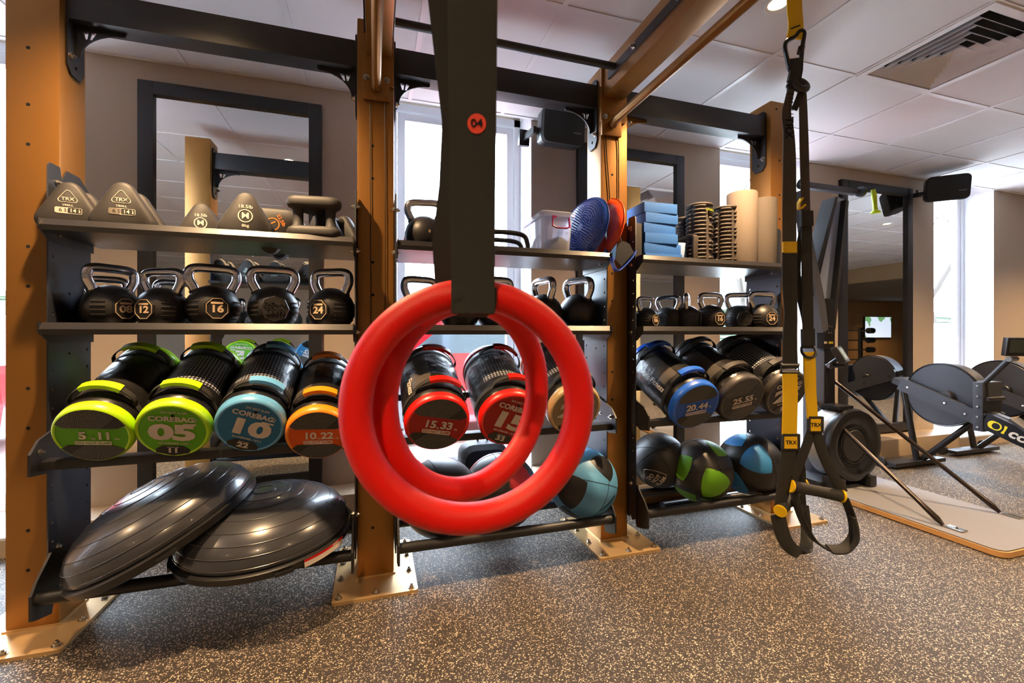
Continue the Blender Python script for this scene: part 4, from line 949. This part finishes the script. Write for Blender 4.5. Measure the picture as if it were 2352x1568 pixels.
# ------------------------------------------------------------ suspension trainer
st = thing('suspension_trainer', 'yellow and black strap suspension trainer hanging from the gold beam', 'suspension trainer')
K = 1.27
def q(px, py, k=K): return atd(px, py, k)
xdir = a0
def rib(name, pts, w, m, wdir=None, th=.003, parent=st, sm_=4, label=None):
    P_ = smooth([q(*p) for p in pts], sm_) if len(pts) > 2 else [q(*p) for p in pts]
    ww = w
    if isinstance(w, list):
        n = len(pts); ww = [w[min(n-1, i//sm_)]+(w[min(n-1, i//sm_+1)]-w[min(n-1, i//sm_)])*((i % sm_)/sm_) for i in range(len(P_))]
    g = G(); g.ribbon(P_, ww, th, wdir or xdir); return part(name, g.mesh('s', m, 50), parent, label=label)
ya = rib('anchor_strap', [(1822, -186), (1824, 0), (1828, 60), (1824, 88)], .043, yellow, th=.005, label='yellow anchor strap')
g = G(); g.ribbon([q(1816, 66, K-.006), q(1838, 58, K-.006)], .0035, .001, (0, 0, 1)); part('stitch_line', g.mesh('s', blackg), ya)
g = G(); g.box(1.10, 1.215, .94, 1.02, 2.392, 2.396); g.box(1.094, 1.098, .94, 1.02, 2.24, 2.396); g.box(1.21, 1.214, .94, 1.02, 2.24, 2.396); g.box(1.098, 1.21, .94, 1.02, 2.232, 2.238); part('beam_loop', g.mesh('s', yellow), st)
g = G(); g.tube(smooth([q(1808, 94), q(1803, 108), q(1808, 135), q(1814, 160), q(1826, 172), q(1838, 158), q(1841, 128), q(1844, 100), q(1847, 78), q(1842, 71), q(1834, 74), q(1826, 84)], 4, True), .0058, 10, True); part('carabiner', g.mesh('c', blackg), st)
g = G(); g.cyl(q(1841, 108), q(1838, 122), .009, seg=12); part('carabiner_gate', g.mesh('c', M('dark_bronze', '#3a2c22', .3, .6)), st)
rib('top_loop', [(1826, 136), (1828, 160), (1822, 190)], [.038, .036, .036], web, th=.012)
g = G(); g.torus(T(q(1838, 196)) @ Matrix.Rotation(-YAW, 4, 'Z') @ RX(62) @ RY(10), .018, .0105, 28, 12); g.torus(T(q(1818, 200)) @ Matrix.Rotation(-YAW, 4, 'Z') @ RX(80), .008, .008, 20, 10); part('equaliser_loop', g.mesh('k', plastic), st, kind='stuff')
rib('cross_strap', [(1842, 205), (1834, 228), (1824, 252)], .018, web)
# left leg
ls = rib('main_strap', [(1817, 205), (1811, 232), (1806, 262), (1811, 300), (1813, 360), (1813, 460), (1813, 556)], [.020, .022, .027, .031, .037, .040, .040], brownweb, label='grey-brown strap, left leg')
g = G(); g.add(text_mesh('TRX', .033, .001, .01, 1.0), T(q(1812, 293, K-.004)) @ Matrix.Rotation(-YAW, 4, 'Z') @ FRONT @ RZ(-90)); part('lettering', g.mesh('l', holem, flat=True), ls)
g = G()
for k in range(7): g.ribbon([q(1812, 216+k*9, K-.003), q(1822, 217+k*9, K-.003)], .002, .001, (0, 0, 1))
part('length_marks', g.mesh('l', holem), ls, kind='stuff')
rib('colour_band', [(1814, 555), (1814, 582)], .0405, yellow, th=.006)
rib('adjust_strap', [(1813, 580), (1813, 650), (1816, 720), (1814, 780), (1815, 846)], [.041, .041, .037, .041, .042], web, th=.006)
def frame(px, py, w, h, k=K, name='buckle', m=plastic, bar=.0055):
    c = q(px, py, k); g = G(); R3 = Matrix.Rotation(-YAW, 4, 'Z')
    g.tube([c+R3.to_3x3() @ Vector((x, 0, z)) for x, z in ((-w/2, -h/2), (w/2, -h/2), (w/2, h/2), (-w/2, h/2))], bar, 8, True); return part(name, g.mesh('b', m), st)
frame(1814, 846, .050, .020)
rib('yellow_strap', [(1814, 852), (1815, 920), (1813, 998)], .042, yellow, th=.005, label='yellow lower strap')
def tagbox(px, py, w, k=K):
    c = q(px, py, k); R3 = T(c) @ Matrix.Rotation(-YAW, 4, 'Z'); g = G(); g.box(-w/2-.003, w/2+.008, -.006, .008, -.024, .023, R3, bevel=.002); b = part('handle_yoke', g.mesh('b', web), st)
    g = G(); g.box(-w/2, w/2-.002, -.0075, -.006, -.018, .016, R3); part('tag_patch', g.mesh('b', yellow), b)
    g = G(); g.add(text_mesh('TRX', .0155, .0006, .02, 1.05), R3 @ T((-.001, -.0079, -.001)) @ FRONT); part('lettering', g.mesh('b', blackg, flat=True), b)
tagbox(1814, 1014, .038)
rib('handle_webbing', [(1812, 1030), (1806, 1080), (1798, 1130), (1790, 1168)], [.041, .041, .038, .03], web, th=.004)
rib('handle_webbing', [(1822, 1028, K+.03), (1838, 1080, K+.06), (1838, 1130, K+.10), (1842, 1170, K+.12)], [.03, .03, .03, .028], web, th=.004)
# left handle grip, seen nearly end on
gripm = M('rubber_grip', '#2c2b28', .7, bump=(300, .8))
def grip(pa, pb, r):
    g = G(); a, b = Vector(pa), Vector(pb); d = (b-a).normalized(); g.tube([a, a+d*.004, a+d*.02, a+(b-a)*.5, b-d*.02, b-d*.004, b], [r*.9, r*1.05, r, r*.92, r, r*1.05, r*.9], 18); gp = part('grip', g.mesh('g', gripm), st)
    for e, s in ((a, -1), (b, 1)):
        g = G(); g.cyl(e+d*s*.0005, e+d*s*.006, r*1.12, seg=20); part('end_cap', g.mesh('g', yellow), gp)
    return gp
grip(q(1793, 1172, K-.01), q(1842, 1110, K+.10), .0155)
rib('foot_loop', [(1786, 1180), (1794, 1215), (1806, 1245), (1822, 1262), (1840, 1268), (1852, 1255, K+.04), (1852, 1215, K+.08), (1846, 1160, K+.1)], [.042, .042, .04, .036, .034, .034, .032, .03], web, th=.004)
# right leg
rs = rib('main_strap', [(1843, 196), (1845, 260), (1847, 340), (1849, 430), (1850, 492)], [.020, .024, .026, .0265, .027], brownweb, th=.003, label='grey-brown strap, right leg')
rib('keeper', [(1852, 485), (1853, 519)], .034, web, th=.012)
rib('adjust_strap', [(1852, 515), (1853, 600), (1855, 700), (1856, 800)], .031, web, th=.004)
rib('adjust_strap', [(1846, 516, K+.01), (1832, 590, K+.01), (1832, 650, K+.01), (1848, 730, K+.01), (1852, 770, K+.01)], [.018, .02, .022, .018, .016], web, th=.004)
rib('keeper', [(1855, 755), (1856, 794)], .036, web, th=.012)
g = G(); g.torus(T(q(1857, 806)) @ Matrix.Rotation(-YAW, 4, 'Z') @ RX(70), .020, .004, 28, 8); part('loop_ring', g.mesh('k', blackg), st)
g = G(); g.ribbon(smooth([q(1848, 470), q(1836, 480), q(1834, 468), q(1842, 455)], 4), .012, .004, (0, 1, 0)); part('pull_tab', g.mesh('k', yellow), st)
rib('yellow_strap', [(1858, 808), (1860, 850), (1862, 900), (1866, 960)], [.034, .034, .031, .031], yellow, th=.005, label='yellow lower strap')
tagbox(1871, 974, .030)
rib('handle_webbing', [(1863, 992), (1850, 1030), (1832, 1075), (1818, 1112)], .027, web, th=.004)
rib('handle_webbing', [(1874, 992), (1888, 1035), (1908, 1080), (1936, 1132)], .03, web, th=.004)
grip(q(1819, 1116, K), q(1930, 1138, K), .0165)
rib('foot_loop', [(1938, 1140), (1954, 1180), (1962, 1215), (1960, 1240), (1940, 1260), (1910, 1262), (1875, 1245), (1850, 1210), (1832, 1165), (1824, 1130)], .03, web, wdir=[Vector((.1, 1, .15))]*37, th=.005)
rib('foot_loop_pad', [(1955, 1185, K-.012), (1961, 1230, K-.012), (1940, 1259, K-.012), (1905, 1261, K-.012)], .034, web, wdir=[Vector((.3, .9, .3))]*13, th=.006)
settle(st, q(1822, -186))
# ------------------------------------------------------------ ski machine
sk = thing('ski_machine', 'black ski machine with flywheel and lime handles on a grey platform', 'exercise machine')
g = G(); ol = rrect(2.80, 3.43, 1.29, 2.62, .05, 5); g.rings([[Vector((x, y, z)) for x, y in ol] for z in (.004, .03)]); pb = part('platform', g.mesh('p', wood), sk, label='birch-edged platform')
g = G(); g.rings([[Vector((3.115+(x-3.115)*.985, 1.955+(y-1.955)*.99, z)) for x, y in ol] for z in (.03, .036)]); part('platform_top', g.mesh('p', M('speckled_grey_mat', '#77777c', .65, bump=(400, .3), vary=.12, vscale=120)), pb)
steel = M('machine_grey', '#4a4c55', .45, .1, bump=(500, .1)); pale = M('machine_pale', '#9aa6c0', .35, .3, vary=.03)
XC = 3.03
g = G(); g.box(2.985, 3.085, 2.30, 2.46, .04, 1.22, bevel=.006); part('column', g.mesh('c', steel), sk)
g = G(); g.box(2.992, 3.078, 2.292, 2.30, .04, 1.30, bevel=.002); part('column_front', g.mesh('c', blackg), sk)
g = G(); g.cbox((XC, 2.38, .055), (.42, .36, .035), bevel=.008); part('base_frame', g.mesh('c', black), sk)
Ya = 2.36
def plate3(poly, Y, th, m, name, par=sk):
    g = G(); g.rings([[at(x, y, Y+d) if d == 0 else at(x, y, Y)+Vector((0, d, 0)) for x, y in poly] for d in (0, th)]); return part(name, g.mesh('p', m, flat=True), par)
plate3([(1924, 452), (1944, 460), (1913, 752), (1896, 752), (1874, 640), (1880, 610)], 2.34, .02, pale, 'arm_channel')
plate3([(1919, 452), (1925, 452), (1882, 640), (1894, 700), (1893, 752), (1864, 660), (1868, 640)], 2.30, .10, blackg, 'arm_side')
plate3([(1944, 458), (1950, 462), (1919, 756), (1912, 756)], 2.30, .09, black, 'arm_side')
plate3([(1842, 436), (1856, 436), (1866, 545), (1897, 700), (1903, 756), (1890, 764), (1858, 560)], 2.28, .07, steel, 'arm_left')
plate3([(1892, 750), (1918, 750), (1917, 800), (1893, 800)], 2.285, .05, blackg, 'arm_hub')
g = G(); g.tube([at(1942, 466, 2.325), at(1905, 748, 2.325)], .004, 8); part('drive_cord', g.mesh('c', M('cord_pale', '#e8e8ec', .5)), sk)
g = G(); a, b = at(1836, 430, 2.34), at(1962, 452, 2.34); 
g.rings([[Vector(p) for p in ((a.x, 2.31, 2.06), (b.x, 2.31, 2.06), (b.x, 2.31, 2.10), (a.x, 2.31, 2.10))], [Vector(p) for p in ((a.x, 2.35, 2.06), (b.x, 2.35, 2.06), (b.x, 2.35, 2.10), (a.x, 2.35, 2.10))]]); cb = part('crossbar', g.mesh('c', steel), sk)
for x, s in ((a.x-.02, -1), (b.x+.01, 1)):
    g = G(); g.cyl((x-.012, 2.30, 2.075), (x+.012, 2.30, 2.075), .036, seg=24); part('pulley', g.mesh('p', black), sk)
    g = G(); g.cyl((x-.016, 2.30, 2.075), (x+.016, 2.30, 2.075), .008, seg=10); part('pulley_bolt', g.mesh('p', zinc), sk)
    g = G(); hx = x+.03*s; g.tube([(hx, 2.24, 2.075), (hx+.012*s, 2.24, 2.03), (hx+.02*s, 2.24, 1.97), (hx+.024*s, 2.24, 1.93), (hx+.026*s, 2.24, 1.922), (hx+.026*s, 2.24, 1.912)], [.013, .017, .014, .016, .03, .03], 16); part('pull_handle', g.mesh('h', limeh), sk, label='lime green pull handle')
# flywheel
fc = Vector((3.04, 2.14, .315)); axm = T(fc) @ RX(90)
g = G(); g.lathe([(.225, -.16), (.235, -.15), (.235, -.03), (.225, -.01)], axm, 64); part('flywheel_cage', g.mesh('f', M('cage_silver', '#a9adb6', .35, .5, vary=.05)), sk)
g = G(); g.lathe([(.238, -.035), (.242, -.01), (.232, .018), (.20, .026), (.165, .02), (.15, .006), (.125, .0), (.001, .0)], axm, 64); part('flywheel_cover', g.mesh('f', blackg), sk)
g = G(); g.lathe([(.001, .012), (.098, .012), (.105, .006), (.105, .0)], axm, 48); part('damper_dial', g.mesh('f', plastic), sk)
g = G(); g.torus(axm @ T((0, 0, .006)), .118, .0035, 48, 8); g.torus(axm @ T((0, 0, .004)), .135, .0025, 48, 8); part('vent_ring', g.mesh('f', black), sk, kind='stuff')
g = G(); g.cbox((3.0, 2.22, .56), (.13, .13, .03), bevel=.008); part('top_clasp', g.mesh('c', blackg), sk)
for s in (-1, 1): g = G(); g.cbox((XC+s*.14, 2.16, .075), (.06, .12, .07), bevel=.01); part('flywheel_foot', g.mesh('c', black), sk)
for (fx, fy), (tx, ty, tz) in (((2.874, 1.575), (2.98, 2.42, .62)), ((3.384, 1.59), (3.09, 2.34, .745))):
    a = Vector((fx, fy, .055)); b = Vector((tx, ty, tz)); g = G(); g.cyl(a+(b-a)*.12, b, .0125, seg=16); g.tube([a-Vector((0, .012, .012)), a+(b-a)*.02, a+(b-a)*.14], [.008, .016, .0125], 14); sp = part('brace_rod', g.mesh('r', M('dark_steel_rod', '#3a3230', .25, .7, vary=.05)), sk)
    g = G(); g.cbox((fx+.02, fy-.055, .0405), (.05, .075, .006), bevel=.002); part('rod_foot', g.mesh('r', zinc), sp)
    bolt(sp, (fx+.02, fy-.06, .042), (0, 0, 1), .6)
# monitor
mp = at(1930, 815, 2.12); t_ = T(mp) @ RZ(28) @ RX(-28); g = G(); g.box(-.085, .085, -.02, .02, -.055, .055, t_, bevel=.008); mo = part('monitor', g.mesh('m', plastic), sk)
g = G(); g.box(-.072, .045, -.0225, -.0195, -.035, .04, t_); part('screen', g.mesh('m', lcd), mo)
g = G()
for k in range(4): g.box(.055, .07, -.0225, -.0195, -.035+k*.02, -.022+k*.02, t_)
for k in range(4): g.box(-.07+k*.03, -.05+k*.03, -.0225, -.0195, -.05, -.041, t_)
part('buttons', g.mesh('m', greyp), mo, kind='stuff')
g = G(); g.tube([mp+Vector((0, .02, -.03)), mp+Vector((-.02, .07, -.075)), Vector((3.04, 2.30, .82))], .014, 12); g.cyl(mp+Vector((-.04, .05, -.07)), mp+Vector((.05, .02, -.07)), .016); part('monitor_arm', g.mesh('m', black), sk)
g = G(); g.add(text_mesh('SKI', .022, .0006, .015), T(at(1896, 787, 2.279)+Vector((0, -.001, 0))) @ FRONT); part('lettering', g.mesh('l', offw, flat=True), sk)
g = G(); g.add(text_mesh('ERG', .022, .0006, .015), T(at(1907, 787, 2.279)+Vector((.006, -.001, 0))) @ FRONT); part('lettering', g.mesh('l', M('print_yellow', '#e8d21a', .5), flat=True), sk)
g = G()
for x, y in ((1899, 751), (1904, 749), (1909, 751), (1902, 764), (1908, 765)): p = at(x, y, 2.283); g.cyl(p, p+Vector((0, -.005, 0)), .006, seg=8)
part('rivets', g.mesh('r', zinc), sk, kind='stuff')
settle(sk, (XC, 2.3, 0))
# ------------------------------------------------------------ rowing machines
rowf = M('rower_charcoal', '#35373d', .42, .1, bump=(500, .1)); yl = M('print_yellow', '#e8d21a', .5)
def rower(X0, dy, label):
    """X0 = left side plane of the machine; runs toward the room (-y)"""
    t = thing('rowing_machine', label, 'rowing machine', (X0, 2.44+dy, 0), group='black rowing machines along the window wall')
    Y = lambda y: y-2.44    # local y
    # flywheel housing, disc facing -x
    fm = T((.03, Y(2.25), .595)) @ RY(-90); g = G(); g.lathe([(.22, -.13), (.232, -.12), (.238, -.06), (.232, 0), (.225, .006), (.06, .012), (.001, .012)], fm, 56); part('flywheel_housing', g.mesh('f', rowf), t)
    g = G(); g.torus(fm, .234, .006, 56, 8); part('housing_rim', g.mesh('f', blackg), t)
    g = G(); g.lathe([(.001, .04), (.038, .04), (.045, .034), (.045, .01)], T((.03, Y(2.21), .585)) @ RY(-90), 24); part('damper', g.mesh('f', plastic), t)
    # sloping main frame: box beam either side
    def beam(x0, x1, ya, za, yb_, zb_, h, m=rowf, nm='main_frame'):
        d = Vector((0, yb_-ya, zb_-za)).normalized(); n = Vector((0, -d.z, d.y))*(h/2);  n = n if n.z > 0 else -n
        g = G(); a, b = Vector((0, Y(ya), za)), Vector((0, Y(yb_), zb_))
        g.rings([[p+n+Vector((x0, 0, 0)), p+n+Vector((x1, 0, 0)), p-n+Vector((x1, 0, 0)), p-n+Vector((x0, 0, 0))] for p in (a, b)]); return part(nm, g.mesh('b', m, flat=True), t)
    beam(-.03, -.005, 2.50, .655, 1.98, .447, .10); beam(.155, .18, 2.50, .655, 1.98, .447, .10)
    beam(-.012, .16, 2.56, .675, 2.46, .64, .05, black, 'front_cap')
    g = G()
    for y, z in ((2.44, .63), (2.2, .54), (2.08, .48)): g.cyl((-.031, Y(y), z), (-.036, Y(y), z), .008, seg=8)
    part('rivets', g.mesh('r', zinc), t, kind='stuff')
    g = G(); g.box(-.035, .185, Y(1.98), Y(2.035), .37, .715, bevel=.004); part('upright', g.mesh('u', rowf), t)
    g = G()
    for k in range(5): g.cyl((-.036, Y(2.008), .40+k*.072), (-.041, Y(2.008), .40+k*.072), .007, seg=8)
    part('rivets', g.mesh('r', zinc), t, kind='stuff')
    # monorail
    beam(.03, .12, 1.55, .30, .0, .20, .10, blackg, 'monorail'); beam(.045, .105, 1.98, .50, 1.5, .33, .012, zinc, 'rail_strip')
    # beam toward the foot with printing on its left side
    pr = beam(-.03, .015, 1.985, .455, 1.45, .23, .115, blackg, 'side_rail')
    sl = math.atan2(.455-.23, .535)
    R3 = T((-.0315, Y(1.955), .441)) @ RX(math.degrees(sl)) @ RZ(-90) @ FRONT
    g = G(); g.add(curve_mesh([rrect(-.0, .075, -.028, .028, .027), circ(.045, 0, .022, 20)], .001), R3); g.add(curve_mesh([[(.082, .028), (.098, .028), (.098, -.028), (.082, -.028), (.088, 0)], ], .001), R3); part('emblem', g.mesh('l', yl, flat=True), pr)
    g = G(); g.add(text_mesh('concept', .085, .001, .03, 1.15, align='LEFT', shear=.15), R3 @ T((.115, .0, 0))); part('lettering', g.mesh('l', offw, flat=True), pr)
    # front legs
    for a, b in (((.02, 2.50, .62), (.06, 2.43, .05)), ((.10, 2.07, .44), (.10, 2.42, .05))):
        g = G(); g.tube([(a[0], Y(a[1]), a[2]), (b[0], Y(b[1]), b[2])], .022, 12); part('leg', g.mesh('l', black), t)
    g = G(); g.box(-.24, .34, Y(2.39), Y(2.48), .02, .052, bevel=.008); ft = part('foot_bar', g.mesh('l', black), t)
    for x in (-.24, .34): g = G(); g.cyl((x-.015, Y(2.5), .04), (x+.015, Y(2.5), .04), .04, seg=20); part('transport_wheel', g.mesh('l', rubber), ft)
    # rear leg, seat, footplates
    g = G(); g.box(-.12, .27, Y(.0), Y(.06), .0, .03, bevel=.006); part('rear_foot', g.mesh('l', black), t); g = G(); g.tube([(.075, Y(.03), .02), (.075, Y(.06), .18)], .02, 12); part('rear_leg', g.mesh('l', black), t)
    g = G(); g.box(-.09, .24, Y(1.05), Y(1.30), .375, .42, bevel=.018); part('seat', g.mesh('s', rubber), t)
    for x in (-.10, .13):
        g = G(); g.cbox((x+.05, Y(1.70), .40), (.11, .30, .02), (math.radians(38), 0, 0), .006); part('footplate', g.mesh('s', rubber), t)
    # monitor arm and monitor
    g = G(); g.tube([(.0, Y(2.02), .705), (.0, Y(1.985), .715), (.03, Y(1.87), .885)], .017, 12); part('monitor_arm', g.mesh('a', rowf), t)
    m3 = T((.05, Y(1.85), .965)) @ RZ(-25) @ RX(8); g = G(); g.box(-.07, .07, -.018, .018, -.06, .065, m3, bevel=.006); mo = part('monitor', g.mesh('m', plastic), t)
    g = G(); g.box(-.055, .03, -.0205, -.018, -.035, .05, m3); part('screen', g.mesh('m', M('dark_lcd', '#3d4a42', .3)), mo)
    g = G()
    for k in range(5): g.box(.042, .056, -.021, -.018, -.035+k*.018, -.024+k*.018, m3)
    part('buttons', g.mesh('m', greyp), mo, kind='stuff')
    g = G(); g.cyl((-.01, Y(1.86), .885), (.07, Y(1.86), .885), .018, seg=14); part('pivot', g.mesh('m', zinc), t)
    g = G(); g.tube([(-.02, Y(1.97), .60), (.17, Y(1.97), .60)], .014, 12); part('pull_handle', g.mesh('m', rubber), t)
    return t
rower(4.09, 0, 'black rowing machine in front, beside the ski machine platform')
rower(5.0, .1, 'black rowing machine behind the first one, near the far window')
# ------------------------------------------------------------ outside
g = G(); g.box(-25, 40, WY+.47, 40, -.25, -.15); part('ground', g.mesh('g', M('pale_paving', '#d8d6d2', .9, bump=(30, .3))), None, kind='structure')
def car(x, y, col, label, flip=1, zoff=-.15):
    t = thing('car', label, 'car', (x, y, zoff), (0, 0, 0 if flip > 0 else PI)); paint = M('car_paint_'+col, col, .2, .2, coat=.6, vary=.02)
    L, Wd = 4.1, 1.75
    side = [(-2.05, .30), (-2.08, .55), (-1.98, .85), (-1.15, .98), (-.60, 1.42), (.95, 1.46), (1.65, 1.02), (2.0, .92), (2.05, .55), (2.02, .30), (1.75, .28), (1.62, .50), (1.35, .62), (1.08, .50), (.97, .26), (-.97, .26), (-1.08, .50), (-1.35, .62), (-1.62, .50), (-1.75, .28)]
    g = G(); g.add(curve_mesh([side], Wd), Matrix(((1, 0, 0, 0), (0, 0, 1, 0), (0, 1, 0, 0), (0, 0, 0, 1)))); bd = part('body', g.mesh('b', paint, 30), t)
    gl = M('car_glass', '#43525c', .08, .2, vary=.05)
    for s in (-1, 1):
        g = G(); g.add(curve_mesh([[(-1.0, 1.0), (-.55, 1.37), (.15, 1.39), (.15, 1.0)], ], .02), T((0, s*(Wd/2), 0)) @ Matrix(((1, 0, 0, 0), (0, 0, 1, 0), (0, 1, 0, 0), (0, 0, 0, 1)))); g.add(curve_mesh([[(.22, 1.0), (.22, 1.39), (.9, 1.40), (1.35, 1.04)]], .02), T((0, s*(Wd/2), 0)) @ Matrix(((1, 0, 0, 0), (0, 0, 1, 0), (0, 1, 0, 0), (0, 0, 0, 1)))); part('side_glass', g.mesh('g', gl, flat=True), t)
        for wx in (-1.35, 1.35):
            g = G(); g.tube([(wx, s*(Wd/2-.2), .31), (wx, s*(Wd/2-.01), .31), (wx, s*(Wd/2), .31)], [.31, .31, .28], 32); wh = part('wheel', g.mesh('w', rubber), t)
            g = G()
            for k in range(10): g.box(-.012, .012, -.012, .006, .04, .22, T((wx, s*(Wd/2+.004), .31)) @ RY(36*k))
            part('spokes', g.mesh('w', zinc), wh, kind='stuff')
        g = G(); g.cbox((-.75, s*(Wd/2+.12), 1.02), (.14, .22, .14), bevel=.03); part('wing_mirror', g.mesh('m', paint), t)
    return t
car(1.35, 5.6, '#a01420', 'red car parked outside the middle window')
car(11.4, 6.3, '#dedfe2', 'white car parked outside the far right window')
car(-5.2, 6.0, '#b01c24', 'red car parked outside the leftmost window')
bark = M('bare_bark', '#3b342e', .9, bump=(30, .5))
def tree(x, y, h, seed, label):
    r = random.Random(seed); g = G()
    def br(p, d, ln, rad, n):
        pts = [p]; dd = d.copy()
        for i in range(4): dd = (dd+Vector((r.uniform(-.18, .18), r.uniform(-.18, .18), r.uniform(-.03, .12)))).normalized(); pts.append(pts[-1]+dd*ln/4)
        g.tube(pts, [rad*(1-.16*i) for i in range(5)], 6 if n > 2 else 4)
        if n <= 0: return
        for k in range(3 if n > 1 else 4):
            i = r.choice((2, 3, 4)); nd = (dd+Vector((r.uniform(-.9, .9), r.uniform(-.9, .9), r.uniform(-.1, .6)))).normalized(); br(pts[i], nd, ln*.68, rad*.5, n-1)
    br(Vector((0, 0, 0)), Vector((0, 0, 1)), h*.42, h*.022, 4); o = part('bare_tree', g.mesh('t', bark, 60), None, loc=(x, y, -.2)); single(o, label, 'tree', 'bare trees outside')
tree(15.7, 8.6, 7, 3, 'bare winter tree outside the far right window')
tree(12.8, 12.8, 8, 5, 'bare winter tree further out, behind the right shelving bay')
tree(-2.5, 12, 8, 9, 'bare winter tree outside the left window')
hedge = M('pale_hedge', '#4b5744', .9, bump=(12, 1.0), vary=.4, vscale=14)
g = G(); g.box(-20, 34, 10.2, 11, -.2, 1.75)
bmesh.ops.subdivide_edges(g.bm, edges=g.bm.edges[:], cuts=24, use_grid_fill=True)
for v in g.bm.verts: v.co += Vector((0, rnd.uniform(-.12, .12), rnd.uniform(-.12, .12) if v.co.z > 0 else 0))
o = part('hedge', g.mesh('h', hedge, flat=True), None); single(o, 'long pale clipped hedge across the car park', 'hedge'); o['kind'] = 'stuff'
# ------------------------------------------------------------ far side of the room, seen in the mirrors
t = thing('television', 'wall television showing a garden wall, reflected in the right mirror', 'television'); p = Vector((16.5, RY0+.06, 1.30))
g = G(); g.box(p.x-.64, p.x+.64, RY0+.06, RY0+.10, p.z-.37, p.z+.37, bevel=.006); part('bezel', g.mesh('b', blackg), t)
scr = M('tv_picture', '#c9d6e2', .4, emit=('#c9d6e2', 1.0)); nn = N(scr); tc = nn.new('TexCoord'); nz = nn.new('TexNoise'); nz.inputs['Scale'].default_value = 2.2; nn.link(tc.outputs['Object'], nz.inputs['Vector'])
f_ = nn.math('GREATER_THAN', nz.outputs['Fac'], .60); c_ = nn.mix(f_, lin('#c4cede'), lin('#5d8f58')); nn.link(c_, nn.b.inputs['Emission Color'])
g = G(); g.box(p.x-.62, p.x+.62, RY0+.10, RY0+.104, p.z-.35, p.z+.35); part('screen', g.mesh('b', scr), t); settle(t, p)
t = thing('barbell_rack', 'barbell rack with four chrome bars at the far side of the room', 'weight rack')
for x in (11.9, 13.2):
    g = G(); g.box(x-.04, x+.04, -3.45, -3.37, 0, 1.25); part('upright', g.mesh('u', black), t)
for k in range(4):
    z = .35+.27*k; g = G(); g.cyl((11.7, -3.3, z), (13.4, -3.3, z), .018, seg=10); b = part('bar', g.mesh('b', chrome), t)
    for x in (11.66, 13.44): g = G(); g.cyl((x-.09, -3.3, z), (x+.09, -3.3, z), .08, seg=16); part('weight', g.mesh('w', rubber), b)
settle(t, (12.55, -3.4, 0))
t = thing('potted_plant', 'leafy green plant in a dark pot at the back of the room', 'plant', (2.2, -4.4, 0))
g = G(); g.lathe([(.14, 0), (.2, .4), (.18, .4)], seg=24); part('pot', g.mesh('p', blackg), t)
for k in range(26):
    a = k*2.4; l = .5+.4*rnd.random(); e = Vector((math.cos(a)*l*.6, math.sin(a)*l*.6, .4+l)); g = G(); g.ribbon(smooth([(0, 0, .4), e*.6+Vector((0, 0, .15)), e], 4), .07, .004, (-math.sin(a), math.cos(a), 0)); part('leaf', g.mesh('l', M('leaf_green', '#2f6b22', .5, vary=.2)), t)
t = thing('cable_station', 'black cable training station at the back of the room', 'exercise machine', (-.6, -4.0, 0))
for x in (-.5, .5): g = G(); g.box(x-.05, x+.05, -.05, .05, 0, 2.1); part('upright', g.mesh('u', black), t)
g = G(); g.box(-.55, .55, -.05, .05, 2.0, 2.1); part('top_bar', g.mesh('u', black), t)
for x in (-.35, .35):
    g = G(); g.box(x-.12, x+.12, -.1, .1, .1, .9); part('weight_stack', g.mesh('w', rubber), t)
g = G(); g.box(-.15, .15, .1, .9, .42, .5, bevel=.02); part('bench_pad', g.mesh('w', rubber), t)
g = G(); g.box(-.05, .05, .2, .8, 0, .42); part('bench_leg', g.mesh('w', black), t)
